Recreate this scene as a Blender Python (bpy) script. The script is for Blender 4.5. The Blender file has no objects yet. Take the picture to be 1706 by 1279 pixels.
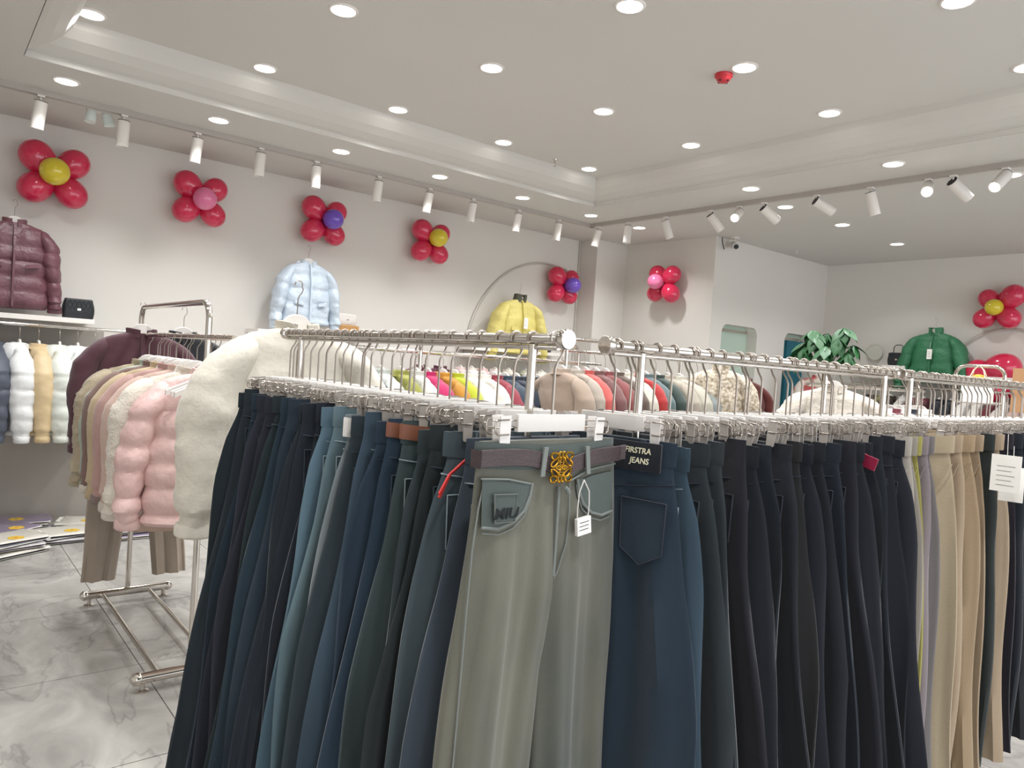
import bpy, bmesh, math, random
from mathutils import Vector, Matrix, noise
random.seed(7)
sc = bpy.context.scene
COL = sc.collection
PI = math.pi
# ------------------------------------------------------------------ camera, world, exposure
cam_d = bpy.data.cameras.new('camera'); cam = bpy.data.objects.new('camera', cam_d); COL.objects.link(cam)
cam_d.sensor_width = 36.0; cam_d.sensor_fit = 'HORIZONTAL'; cam_d.lens = 1221.05 / 1706 * 36
cam_d.clip_start = 0.05; cam_d.clip_end = 60
yaw, pitch, roll = [math.radians(a) for a in (50.741, -1.5165, 3.764)]
fw = Vector((math.cos(yaw) * math.cos(pitch), math.sin(yaw) * math.cos(pitch), math.sin(pitch)))
r0 = fw.cross(Vector((0, 0, 1))).normalized(); u0 = r0.cross(fw)
rr = r0 * math.cos(roll) + u0 * math.sin(roll); uu = -r0 * math.sin(roll) + u0 * math.cos(roll)
cam.matrix_world = Matrix(((rr.x, uu.x, -fw.x, 0), (rr.y, uu.y, -fw.y, 0), (rr.z, uu.z, -fw.z, 1.4), (0, 0, 0, 1)))
sc.camera = cam
sc.view_settings.view_transform = 'Standard'; sc.view_settings.look = 'None'
sc.view_settings.gamma = 1.0; sc.view_settings.exposure = 0.0; sc.view_settings.use_curve_mapping = False
world = bpy.data.worlds.new('world'); sc.world = world; world.use_nodes = True
bg = world.node_tree.nodes['Background']; bg.inputs[0].default_value = (0.93, 0.96, 1.0, 1); bg.inputs[1].default_value = 2.6  # even world light added as fill, entering by the unseen open side
DOWN_W = 8.6      # watts of one recessed ceiling downlight
SPOT_W = 22.0     # watts of one lit track spot
# ------------------------------------------------------------------ helpers
def lin(h):
    if isinstance(h, str):
        h = h.lstrip('#'); c = [int(h[i:i + 2], 16) / 255 for i in (0, 2, 4)]
    else: c = list(h)
    return tuple((x / 12.92 if x <= .04045 else ((x + .055) / 1.055) ** 2.4) for x in c) + (1.0,)
MATS = {}
def mat(name, col, rough=.6, metal=0., col2=None, nscale=8., nmix=.5, bump=0., bscale=60., stretch=(1, 1, 1), emit=0., sheen=0., coat=0., trans=0., alpha=1., spec=.5, coords='Object'):
    if name in MATS: return MATS[name]
    m = bpy.data.materials.new(name); m.use_nodes = True; MATS[name] = m
    nt = m.node_tree; N = nt.nodes; L = nt.links; b = N['Principled BSDF']
    b.inputs['Base Color'].default_value = lin(col); b.inputs['Roughness'].default_value = rough
    b.inputs['Metallic'].default_value = metal; b.inputs['Specular IOR Level'].default_value = spec
    if sheen: b.inputs['Sheen Weight'].default_value = sheen; b.inputs['Sheen Roughness'].default_value = .5
    if coat: b.inputs['Coat Weight'].default_value = coat; b.inputs['Coat Roughness'].default_value = .08
    if trans: b.inputs['Transmission Weight'].default_value = trans
    if emit: b.inputs['Emission Color'].default_value = lin(col); b.inputs['Emission Strength'].default_value = emit
    if col2 or bump:
        tc = N.new('ShaderNodeTexCoord'); mp = N.new('ShaderNodeMapping'); L.new(tc.outputs[coords], mp.inputs[0]); mp.inputs['Scale'].default_value = stretch
    if col2:
        n = N.new('ShaderNodeTexNoise'); n.inputs['Scale'].default_value = nscale; n.inputs['Detail'].default_value = 5; L.new(mp.outputs[0], n.inputs[0])
        r = N.new('ShaderNodeValToRGB'); r.color_ramp.elements[0].position = .5 - nmix / 2; r.color_ramp.elements[1].position = .5 + nmix / 2
        r.color_ramp.elements[0].color = lin(col); r.color_ramp.elements[1].color = lin(col2)
        L.new(n.outputs[0], r.inputs[0]); L.new(r.outputs[0], b.inputs['Base Color'])
    if bump:
        n2 = N.new('ShaderNodeTexNoise'); n2.inputs['Scale'].default_value = bscale; n2.inputs['Detail'].default_value = 3; L.new(mp.outputs[0], n2.inputs[0])
        bp = N.new('ShaderNodeBump'); bp.inputs['Strength'].default_value = bump; bp.inputs['Distance'].default_value = .01
        L.new(n2.outputs[0], bp.inputs['Height']); L.new(bp.outputs[0], b.inputs['Normal'])
    return m
def shade(h, k):
    c = [int(h.lstrip('#')[i:i + 2], 16) for i in (0, 2, 4)]
    return '#%02x%02x%02x' % tuple(max(0, min(255, int(x * k))) for x in c)
class MB:
    def __init__(s): s.v = []; s.f = []
    def loft(s, rings, cap0=True, cap1=True, closed=True):
        n = len(rings[0]); o = len(s.v)
        for r in rings: s.v += [tuple(p) for p in r]
        for i in range(len(rings) - 1):
            for j in range(n if closed else n - 1):
                a = o + i * n + j; b = o + i * n + (j + 1) % n
                s.f.append((a, b, b + n, a + n))
        if cap0 and closed: s.f.append(tuple(o + j for j in reversed(range(n))))
        if cap1 and closed: s.f.append(tuple(o + (len(rings) - 1) * n + j for j in range(n)))
        return s
    def box(s, x0, y0, z0, x1, y1, z1):
        o = len(s.v)
        s.v += [(x, y, z) for z in (z0, z1) for y in (y0, y1) for x in (x0, x1)]
        s.f += [tuple(o + i for i in q) for q in ((0, 2, 3, 1), (4, 5, 7, 6), (0, 1, 5, 4), (2, 6, 7, 3), (0, 4, 6, 2), (1, 3, 7, 5))]
        return s
    def obox(s, c, ax, ay, az):   # oriented box: centre and three half-axis vectors
        c, ax, ay, az = map(Vector, (c, ax, ay, az)); o = len(s.v)
        s.v += [tuple(c + ax * i + ay * j + az * k) for k in (-1, 1) for j in (-1, 1) for i in (-1, 1)]
        s.f += [tuple(o + i for i in q) for q in ((0, 2, 3, 1), (4, 5, 7, 6), (0, 1, 5, 4), (2, 6, 7, 3), (0, 4, 6, 2), (1, 3, 7, 5))]
        return s
    def tube(s, path, r, n=8, caps=True, closed=False):
        P = [Vector(p) for p in path]; rings = []; prev = None; m = len(P)
        for i, p in enumerate(P):
            if closed: t = (P[(i + 1) % m] - P[i - 1]).normalized()
            else: t = (P[min(i + 1, m - 1)] - P[max(i - 1, 0)]).normalized()
            if prev is None:
                a = Vector((0, 0, 1)) if abs(t.z) < .9 else Vector((1, 0, 0)); x = t.cross(a).normalized()
            else:
                x = (prev - t * prev.dot(t)).normalized()
            prev = x; y = t.cross(x); rad = r[i] if isinstance(r, (list, tuple)) else r
            rings.append([p + (x * math.cos(2 * PI * k / n) + y * math.sin(2 * PI * k / n)) * rad for k in range(n)])
        if closed: rings.append(rings[0]); caps = False
        return s.loft(rings, caps, caps)
    def lathe(s, prof, c=(0, 0, 0), ax=(0, 0, 1), n=20):    # prof: (radius, height along ax)
        c = Vector(c); t = Vector(ax).normalized(); a = Vector((0, 0, 1)) if abs(t.z) < .9 else Vector((1, 0, 0))
        x = t.cross(a).normalized(); y = t.cross(x)
        return s.loft([[c + t * h + (x * math.cos(2 * PI * k / n) + y * math.sin(2 * PI * k / n)) * max(r, 1e-5) for k in range(n)] for r, h in prof])
    def ball(s, c, r, n=14, sc=(1, 1, 1)):
        return s.loft([[(c[0] + r * sc[0] * math.sin(PI * i / n) * math.cos(2 * PI * k / (2 * n)), c[1] + r * sc[1] * math.sin(PI * i / n) * math.sin(2 * PI * k / (2 * n)), c[2] - r * sc[2] * math.cos(PI * i / n)) for k in range(2 * n)] for i in range(0, n + 1)], False, False)
    def plate(s, pts, d):   # polygon pts extruded by vector d
        d = Vector(d); return s.loft([[Vector(p) for p in pts], [Vector(p) + d for p in pts]])
    def mesh(s, name, smooth=True, bevel=0):
        me = bpy.data.meshes.new(name); me.from_pydata(s.v, [], s.f)
        bm = bmesh.new(); bm.from_mesh(me); bmesh.ops.remove_doubles(bm, verts=bm.verts, dist=1e-6); bmesh.ops.recalc_face_normals(bm, faces=bm.faces)
        if bevel: bmesh.ops.bevel(bm, geom=bm.edges[:], offset=bevel, segments=2, affect='EDGES', profile=.6)
        bm.to_mesh(me); bm.free()
        if smooth:
            me.polygons.foreach_set('use_smooth', [True] * len(me.polygons))
            try: me.set_sharp_from_angle(angle=math.radians(50))
            except Exception: pass
        return me
    def build(s, name, m, parent=None, smooth=True, bevel=0, kind=None): return ob(name, s.mesh(name, smooth, bevel), m, parent, kind)
def ob(name, me, m=None, parent=None, kind=None, loc=None, rz=None):
    o = bpy.data.objects.new(name, me); COL.objects.link(o)
    if m:
        if len(me.materials) == 0: me.materials.append(m)
        o.material_slots[0].link = 'OBJECT'; o.material_slots[0].material = m
    if parent: o.parent = parent
    if kind: o['kind'] = kind
    if loc: o.location = loc
    if rz is not None: o.rotation_euler.z = rz
    return o
def tag(o, label, cat, group=None):
    o['label'] = label; o['category'] = cat
    if group: o['group'] = group
    return o
def thing(name, label, cat, loc=(0, 0, 0), rz=0., group=None):
    o = bpy.data.objects.new(name, None); COL.objects.link(o); o.empty_display_size = .05
    o.location = loc; o.rotation_euler.z = rz; return tag(o, label, cat, group)
def struct(name, mb, m, parent=None, smooth=False): return mb.build(name, m, parent, smooth, kind=None if parent else 'structure')
ORD = ['', 'first', 'second', 'third', 'fourth', 'fifth', 'sixth', 'seventh', 'eighth', 'ninth', 'tenth', 'eleventh', 'twelfth', 'thirteenth', 'fourteenth', 'fifteenth', 'sixteenth', 'seventeenth', 'eighteenth', 'nineteenth', 'twentieth', 'twenty-first', 'twenty-second', 'twenty-third', 'twenty-fourth', 'twenty-fifth', 'twenty-sixth', 'twenty-seventh', 'twenty-eighth', 'twenty-ninth', 'thirtieth']
# ------------------------------------------------------------------ materials
M_wall = mat('wall_paint', '#dedad4', .75, col2='#dad6d0', nscale=.7, bump=.04, bscale=90)
M_ceil = mat('ceiling_paint', '#d2cfca', .8, col2='#cecbc6', nscale=.5)
M_grey = mat('grey_panel', '#a39d96', .6, col2='#9e9891', nscale=2)
M_chrome = mat('polished_steel', '#d8d2cb', .13, 1.)
M_wire = mat('hook_wire', '#a89f96', .32, 1.)
M_white = mat('white_plastic', '#d8d3ce', .4)
M_clip_shade = mat('clip_plastic_shaded', '#a8a19a', .38); M_clipw = mat('clip_plastic_white', '#e3deda', .38)  # grey clips: white plastic with its shade put into the colour
M_lamp = mat('white_lamp_body', '#e6e1dc', .4)
M_lens = mat('lamp_lens', '#fffaf0', .4, emit=16.)
M_black = mat('black_metal', '#16181a', .5)
M_dark = mat('black_leather', '#23262a', .38, bump=.2, bscale=80)
M_glass = mat('frosted_green_glass', '#b9cdbf', .3, spec=.6, coat=.3)
M_teal = mat('teal_panel', '#16677a', .5)
M_tag = mat('white_card', '#f3f0ea', .6)
M_print = mat('grey_print', '#6d6a68', .7)
M_gold = mat('antique_gold', '#c0902e', .3, 1., col2='#8a6420', nscale=60)
M_belt = mat('brown_leather', '#3c3033', .5, col2='#4a3b3d', nscale=30, bump=.25, bscale=300)
# marble-look floor tile
def floor_mat():
    m = bpy.data.materials.new('grey_marble_tile'); m.use_nodes = True; nt = m.node_tree; N = nt.nodes; L = nt.links; b = N['Principled BSDF']
    g = N.new('ShaderNodeNewGeometry'); mp = N.new('ShaderNodeMapping'); mp.inputs['Rotation'].default_value = (0, 0, .6); mp.inputs['Scale'].default_value = (1, .55, 1); L.new(g.outputs['Position'], mp.inputs[0])
    n = N.new('ShaderNodeTexNoise'); n.inputs['Scale'].default_value = 2.6; n.inputs['Detail'].default_value = 9; n.inputs['Roughness'].default_value = .62; n.inputs['Distortion'].default_value = 1.4; L.new(mp.outputs[0], n.inputs[0])
    r = N.new('ShaderNodeValToRGB'); e = r.color_ramp.elements; e[0].position = .34; e[0].color = lin('#85827d'); e[1].position = .66; e[1].color = lin('#b2afa9'); e.new(.5).color = lin('#9b9893')
    L.new(n.outputs[0], r.inputs[0])
    n2 = N.new('ShaderNodeTexNoise'); n2.inputs['Scale'].default_value = 1.7; n2.inputs['Detail'].default_value = 7; n2.inputs['Distortion'].default_value = 2.4; L.new(mp.outputs[0], n2.inputs[0])
    a = N.new('ShaderNodeMath'); a.operation = 'SUBTRACT'; a.inputs[1].default_value = .5; L.new(n2.outputs[0], a.inputs[0])
    ab = N.new('ShaderNodeMath'); ab.operation = 'ABSOLUTE'; L.new(a.outputs[0], ab.inputs[0])
    r2 = N.new('ShaderNodeValToRGB'); r2.color_ramp.elements[0].position = 0; r2.color_ramp.elements[0].color = (.72, .72, .72, 1); r2.color_ramp.elements[1].position = .02; r2.color_ramp.elements[1].color = (1, 1, 1, 1); L.new(ab.outputs[0], r2.inputs[0])
    mx = N.new('ShaderNodeMix'); mx.data_type = 'RGBA'; mx.blend_type = 'MULTIPLY'; mx.inputs[0].default_value = 1
    L.new(r.outputs[0], mx.inputs[6]); L.new(r2.outputs[0], mx.inputs[7]); L.new(mx.outputs[2], b.inputs['Base Color'])
    b.inputs['Roughness'].default_value = .3; b.inputs['Specular IOR Level'].default_value = .45
    return m
M_floor = floor_mat()
# ------------------------------------------------------------------ the room
X0, X1, Y0, Y1, ZS, ZC = -1.6, 9.0, -3.0, 6.36, 2.92, 3.12
fl = struct('floor', MB().box(X0, Y0, -.12, X1, Y1, -.006), mat('grout', '#77726c', .8))
TS = .8; tme = MB().box(.002, .002, -.006, TS - .002, TS - .002, 0).mesh('tile', False, 0)
ix = 0
for i in range(int((X1 - X0) / TS) + 1):
    for j in range(int((Y1 - Y0) / TS) + 1):
        x, y = X0 + i * TS - .0, Y0 + j * TS
        if x + TS > X1 + .01 or y + TS > Y1 + .01:
            w, h = min(TS, X1 - x), min(TS, Y1 - y)
            if w < .05 or h < .05: continue
            ob('floor_tile', MB().box(.002, .002, -.006, w - .002, h - .002, 0).mesh('tile_cut', False), M_floor, fl, loc=(x, y, 0))
        else: ob('floor_tile', tme, M_floor, fl, loc=(x, y, 0))
# tray ceiling: soffit ring at ZS, raised centre at ZC, curved cove between
TX0, TX1, TY0, TY1 = .41, 4.88, -1.2, 4.93
ce = MB()
ce.box(X0, TY1, ZS, X1, Y1, ZS + .3); ce.box(TX1, Y0, ZS, X1, TY1, ZS + .3); ce.box(X0, Y0, ZS, TX0, TY1, ZS + .3); ce.box(TX0, Y0, ZS, TX1, TY0, ZS + .3)
struct('ceiling', ce, M_ceil)
cv = MB(); prof = [(.004, ZS + .001), (.004, ZS + .035), (.04, ZS + .045), (.10, ZS + .07), (.16, ZS + .11), (.20, ZS + .16), (.215, ZC)]
rings = []
for d, z in prof: rings.append([(TX0 + d, TY0 + d, z), (TX1 - d, TY0 + d, z), (TX1 - d, TY1 - d, z), (TX0 + d, TY1 - d, z)])
cv.loft(rings, False, True)
struct('trim_1', cv, M_ceil)
# walls
struct('wall_left', MB().box(X0, Y1, 0, 6.75, Y1 + .12, ZS + .1), M_wall)
struct('trim_2', MB().box(X0, Y1 - .02, 0, 1.12, Y1, 1.46), M_grey)          # grey lower panel under the wall shelf
struct('wall_back', MB().box(6.62, 4.8, 0, 6.78, Y1, ZS), M_wall)
struct('wall_pillar', MB().box(6.12, 6.08, 0, 6.62, Y1, ZS), M_wall)
struct('wall_right', MB().box(X1, Y0, 0, X1 + .12, 4.95, ZS), M_wall)
struct('wall_near', MB().box(X0 - .12, Y0, 0, X0, Y1 + .12, ZS), M_wall)
def niche_wall():
    # wall along X at Y=4.8 with two round-cornered full openings
    mb = MB(); top = 2.0; bot = .12; r = .10
    ops = [(6.83, 7.52), (8.11, 8.72)]
    y, d = 4.8, .14
    def strip(x0, x1, z0, z1): mb.box(x0, y, z0, x1, y + d, z1)
    xs = [6.62, ops[0][0], ops[0][1], ops[1][0], ops[1][1], 9.0]
    strip(xs[0] + .16, xs[1], 0, ZS); strip(xs[2], xs[3], 0, ZS); strip(xs[4], xs[5], 0, ZS)
    for a, b in ops:
        strip(a, b, top, ZS); strip(a, b, 0, bot)
        for s, cx in ((1, a), (-1, b)):   # corner fillets
            for zz, sz in ((top, -1), (bot, 1)):
                pts = [(cx, y, zz)] + [(cx + s * r * (1 - math.sin(t)), y, zz + sz * r * (1 - math.cos(t))) for t in [PI / 2 * k / 6 for k in range(7)]]
                mb.plate(pts, (0, d, 0))
    return mb
struct('wall_side', niche_wall(), M_wall)
for k, (a, b) in enumerate([(6.83, 7.52), (8.11, 8.72)]):
    w = struct('window_%d' % (k + 1), MB().box(a - .02, 4.93, .1, b + .02, 4.96, 2.05), M_glass)
    MB().box(a - .02, 4.92, 1.93, b + .02, 4.93, 1.96).build('glass_rail', M_chrome, w, False)
    if k: MB().box(a + .2, 4.88, .1, b - .02, 4.92, 1.92).build('teal_panel', M_teal, w, False)
# seam strip on the left wall and thin base boards
struct('trim_3', MB().box(6.085, 6.352, 0, 6.10, 6.36, ZS), mat('seam', '#b7b0a8', .6))
struct('baseboard_left', MB().box(1.12, Y1 - .012, 0, 6.12, Y1, .09), M_grey)
struct('baseboard_right', MB().box(X1 - .012, Y0, 0, X1, 4.8, .09), M_grey)
# decorative half rings on the walls
def ring_arc(c, r, ax, a0, a1, label, zsc=1.):
    p = []
    for k in range(41):
        t = a0 + (a1 - a0) * k / 40
        h, z = r * math.cos(t), r * math.sin(t) * zsc
        p.append((c[0] + (h if ax == 'x' else 0), c[1] + (h if ax == 'y' else 0), c[2] + z))
    o = MB().tube(p, .012, 8).build('wall_ring', mat('brushed_ring', '#c9c4bc', .4, .3)); tag(o, label, 'ring')
ring_arc((5.62, 6.345, 1.47), 1.11, 'x', 0, PI, 'slim metal arch ring on the left wall behind the yellow jacket')
ring_arc((8.985, 2.72, 1.52), .60, 'y', -.4, PI + .4, 'slim metal ring on the far right wall under the balloon flower')
# ------------------------------------------------------------------ ceiling lights
def lens_mesh(): return MB().lathe([(0, 0), (.058, 0), (.06, .004), (.06, .012)], n=28).mesh('lens')
def rim_mesh(): return MB().lathe([(.058, 0), (.062, -.006), (.072, -.005), (.076, 0), (.076, .01), (.058, .01)], n=28).mesh('rim')
LM, RM = lens_mesh(), rim_mesh()
def downlight(x, y, z, label, group):
    t = thing('ceiling_downlight', label, 'ceiling light', (x, y, z), 0, group)
    ob('rim', RM, M_lamp, t); ob('lens', LM, M_lens, t, loc=(0, 0, -.003))
    ld = bpy.data.lights.new('downlight', 'AREA'); ld.shape = 'DISK'; ld.size = .12; ld.energy = DOWN_W; ld.color = (.985, .995, 1); ld.spread = math.radians(130)
    lo = bpy.data.objects.new('downlight_source', ld); COL.objects.link(lo); lo.location = (x, y, z - .014)
gridL = []
for i in range(5):
    for j in range(5):
        x, y = .67 + .94 * i, 4.57 - 1.07 * j
        gridL.append((x, y))
for (x, y) in gridL:
    i = round((x - .67) / .94); j = round((4.57 - y) / 1.07)
    downlight(x, y, ZC - .001, 'recessed light in the raised ceiling, %s from far end of %s row from left' % (ORD[5 - i], ORD[j + 1]), 'recessed lights of the raised ceiling')
sofL = [(.65, 5.2), (1.54, 5.2), (2.44, 5.2), (3.33, 5.2), (4.23, 5.2), (5.12, 5.21), (5.84, 5.21), (5.10, 3.41), (5.07, 2.3), (5.80, 3.52), (5.77, 1.82), (6.73, 3.48), (7.9, 3.48), (5.1, .9), (7.9, 1.9), (-.6, 3.2), (-.6, 1.0)]  # third from the end is unseen, added to light the far right wall
names = ['farthest left', 'second from the left', 'third from the left', 'fourth from the left', 'fifth from the left', 'in the inner corner']
for k, (x, y) in enumerate(sofL):
    lab = 'recessed light in the low soffit by the left wall, ' + names[k] if k < 6 else \
        'recessed light in the low soffit, ' + ['right of the corner track spot', 'above the paired tilted track spots', 'left of the far right track spots', 'between the two tracks and the camera bracket', 'at the right edge of the photo', 'near the far side wall', 'closest to the far right wall', 'outside the frame by the right', 'unseen, added to light the far right wall', 'behind the left rack', 'behind the photographer'][k - 6]
    downlight(x, y, ZS - .001, lab, 'recessed lights of the low soffit')
# track with spots
tr = MB().box(X0 + .1, 5.50, ZS - .035, 5.47, 5.54, ZS).box(5.43, -1.0, ZS - .035, 5.47, 5.54, ZS)
tag(tr.build('lighting_track', mat('track_grey', '#b3aca6', .5), smooth=False), 'white lighting track running along the soffit and turning at the corner', 'track')
def track_spot(x, y, tilt, az, lit, label):
    t = thing('track_spotlight', label, 'spotlight', (x, y, ZS - .035), 0, 'cylinder spots on the ceiling track')
    MB().box(-.02, -.02, -.012, .02, .02, 0).tube([(0, 0, -.005), (0, 0, -.05)], .007, 6).build('adapter', M_lamp, t, False)
    d = Vector((math.sin(tilt) * math.cos(az), math.sin(tilt) * math.sin(az), -math.cos(tilt))); c = Vector((0, 0, -.05))
    MB().lathe([(0, 0), (.036, 0), (.038, .004), (.038, .17), (.033, .17), (.032, .15), (0, .15)], c=c - d * .012, ax=d, n=20).build('lamp_body', M_lamp, t)
    MB().lathe([(0, -.003), (.0365, -.003), (.0365, 0), (0, 0)], c=c - d * .013, ax=d, n=20).build('back_cap', M_black, t)
    MB().lathe([(0, 0), (.031, 0), (.031, .002), (0, .002)], c=c + d * .148, ax=d, n=16).build('lens', M_lens if lit else mat('dim_lens', '#e9e6df', .3), t)
    if lit:
        ld = bpy.data.lights.new('spot', 'SPOT'); ld.energy = SPOT_W; ld.spot_size = math.radians(75); ld.spot_blend = .6; ld.shadow_soft_size = .03; ld.color = (1, .99, .97)
        lo = bpy.data.objects.new('spot_source', ld); COL.objects.link(lo); lo.location = Vector((x, y, ZS - .035)) + c + d * .17
        lo.rotation_euler = d.to_track_quat('-Z', 'Y').to_euler()
spx = [.56, 1.03, 1.5, 1.95, 2.39, 2.94, 3.44, 3.91, 4.45, 4.98]
for k, x in enumerate(spx):
    track_spot(x, 5.52, (.16, .05, .12, .05, 0, .08, .15, .12, .1, .12)[k], PI / 2 + .6, False, 'white cylinder track spot on the left wall run, %s from the left' % ORD[k + 1])
rt = [(5.42, .2, 2.2, 0), (5.01, .12, -2.6, 0), (4.54, .35, -.6, 0), (4.03, .75, -.5, 0), (3.74, 1.05, 3.5, 1), (3.50, .95, -.5, 0), (3.04, 1.1, -.6, 0), (2.62, .35, -.5, 0), (2.22, 1.1, 3.5, 1), (2.06, .95, -.5, 0), (1.75, .9, 3.0, 1)]
for k, (y, tl, az, lit) in enumerate(rt):
    track_spot(5.45, y, tl, az, lit, '%s cylinder spot on the right-hand track, %s from the corner' % ('lit white' if lit else 'white', ORD[k + 1]))
# small ceiling fittings
t = thing('fire_alarm', 'red dome fire alarm on the raised ceiling', 'alarm', (3.5, 2.57, ZC)); MR = mat('alarm_red', '#c9303c', .4)
MB().lathe([(0, 0), (.05, 0), (.05, -.015), (.044, -.02)], n=24).build('base', MR, t); MB().lathe([(.044, -.018), (.036, -.035), (.025, -.044), (0, -.046)], n=24).build('dome', MR, t)
for k in range(4): MB().box(-.006, .024, -.043, .006, .034, -.03).build('grille_slot', M_black, t, False).rotation_euler.z = k * PI / 2
t = thing('sprinkler', 'small pendent sprinkler head in the raised ceiling', 'sprinkler', (4.06, 4.6, ZC))
MB().lathe([(0, 0), (.022, 0), (.02, -.006), (.007, -.008), (.007, -.03), (0, -.03)], n=14).build('stem', M_chrome, t); MB().tube([(-.012, 0, -.028), (-.012, 0, -.045), (0, 0, -.055), (.012, 0, -.045), (.012, 0, -.028)], .002, 5).lathe([(0, -.055), (.014, -.055), (.014, -.058), (0, -.058)], n=12).build('deflector', M_chrome, t)
t = thing('emergency_lamp', 'white twin-head emergency lamp beside the left track', 'lamp', (.9, 5.66, ZS))
MB().box(-.07, -.03, -.02, .07, .03, 0).build('mount', M_lamp, t, False, .003)
for x in (-.04, .05):
    MB().lathe([(0, 0), (.028, 0), (.034, .05), (.034, .075), (0, .07)], c=(x, 0, -.02), ax=(.25 if x > 0 else -.1, -.1, -1), n=16).build('lamp_head', mat('frosty', '#dfe9e4', .25), t)
t = thing('security_camera', 'white bullet security camera under the ceiling at the wall corner', 'camera', (6.78, 4.68, ZS))
MB().lathe([(0, 0), (.05, 0), (.048, -.02), (0, -.022)], n=20).tube([(0, 0, -.02), (0, 0, -.06)], .012, 8).build('bracket', M_white, t)
d = Vector((-.62, -.72, -.3)).normalized()
MB().lathe([(0, -.09), (.034, -.09), (.04, -.05), (.04, .06), (.035, .07), (0, .07)], c=(0, 0, -.09), ax=d, n=20).build('housing', M_white, t); MB().lathe([(0, .071), (.026, .071), (.026, .075), (0, .077)], c=(0, 0, -.09), ax=d, n=16).build('lens', M_black, t)
tag(MB().tube([(6.70, 4.78, 2.915), (6.66, 4.76, 2.90), (6.64, 4.74, 2.86), (6.67, 4.74, 2.80), (6.70, 4.75, 2.785)], .005, 6).build('cable', M_black), 'loose black cable beside the security camera', 'cable')
tag(MB().lathe([(0, 0), (.012, 0), (.01, -.03), (.014, -.035), (0, -.04)], c=(7.8, 4.55, ZS), n=10).build('ceiling_sensor', M_white), 'tiny white sensor under the ceiling by the side wall', 'sensor')
# ------------------------------------------------------------------ balloon flowers
BAL = {}
def bal_mat(n, c, c2): return mat('balloon_' + n, c, .16, coat=.4, col2=c2, nscale=1.2, spec=.55)
M_red = bal_mat('red', '#c92449', '#d42e54')
cm = {'yellow': bal_mat('yellow', '#d4bd2c', '#dcc733'), 'pink': bal_mat('pink', '#e0709a', '#e67ba4'), 'purple': bal_mat('purple', '#6a4bb5', '#7350bf'), 'red': M_red}
def balloon_mesh(r, out):
    # teardrop pointing back to the cluster centre at -out
    out = Vector(out).normalized(); prof = []
    for i in range(17):
        a = PI * i / 16; k = 1 - .12 * (1 - math.cos(a)) / 2
        prof.append((r * math.sin(a) * k, r * math.cos(a) * (1.08 if a < PI / 2 else 1.16)))
    return MB().lathe(list(reversed(prof)), ax=out, n=28)
def flower(wall, pts, centre, cen, rads, label):
    # wall: 'y' (plane Y const, facing -Y) or 'x' (facing -X)
    C0 = Vector([sum(p[i] for p in pts) / 4 for i in range(3)])
    t = thing('balloon_flower', label, 'balloons', C0, 0, 'balloon flowers fixed to the walls')
    for p, r in zip(pts, rads):
        v = Vector(p) - C0
        o = balloon_mesh(r, v).build('red_balloon', M_red, t); o.location = v
        MB().lathe([(.004, 0), (.009, .012), (.007, .014), (0, .014)], c=v - v.normalized() * r * 1.15, ax=-v, n=10).build('knot', M_red, t)
    n = Vector((0, -1, 0)) if wall == 'y' else Vector((-1, 0, 0))
    v = Vector(centre) - C0
    o = balloon_mesh(rads[0] * .86, n).build('centre_balloon', cm[cen], t); o.location = v; o['label'] = cen + ' centre balloon'
def fl_y(c, cz, s, cen, off, label):
    q = [(c[0] + dx * s, 6.22, c[1] + dz * s) for dx, dz in ((-.115, .105), (.10, .10), (-.12, -.1), (.095, -.105))]
    flower('y', q, (off[0], 6.10, off[1]), cen, (.118 * s, .108 * s, .112 * s, .108 * s), label)
fl_y((.745, 2.535), 0, 1.0, 'yellow', (.72, 2.54), 'flower of four red balloons with a yellow centre, above the burgundy puffer jacket')
fl_y((1.745, 2.555), 0, .93, 'pink', (1.735, 2.545), 'flower of four red balloons with a pink centre on the left wall')
fl_y((2.805, 2.565), 0, .93, 'purple', (2.825, 2.575), 'flower of four red balloons with a purple centre, above the pale blue puffer jacket')
fl_y((3.935, 2.555), 0, .93, 'yellow', (3.935, 2.59), 'flower of four red balloons with a yellow centre, third from the corner')
fl_y((5.755, 2.34), 0, .93, 'purple', (5.78, 2.345), 'flower of four red balloons with a purple centre, right of the wall arch')
flower('x', [(6.48, 5.45, 2.52), (6.48, 5.26, 2.505), (6.48, 5.465, 2.32), (6.48, 5.26, 2.31)], (6.36, 5.38, 2.425), 'pink', (.105, .105, .1, .108), 'flower of four red balloons with a pink centre on the back wall')
flower('x', [(8.86, 2.90, 2.43), (8.86, 2.69, 2.45), (8.86, 2.93, 2.23), (8.86, 2.71, 2.235)], (8.74, 2.81, 2.33), 'yellow', (.105, .125, .11, .115), 'flower of four red balloons with a yellow centre on the far right wall')
for k, (y, z, r) in enumerate([(2.93, 1.66, .13), (2.72, 1.70, .165), (2.78, 1.46, .14), (2.52, 1.50, .15)]):
    o = balloon_mesh(r, (0, -1, .2) if k % 2 else (0, 1, .2)).build('balloon', M_red); o.location = (8.84, y, z)
    tag(o, 'glossy red balloon behind the small rack arch, ' + ['upper left one', 'large upper right one', 'lower left one', 'lower right one'][k], 'balloon', 'red balloons on the low shelf')
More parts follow.
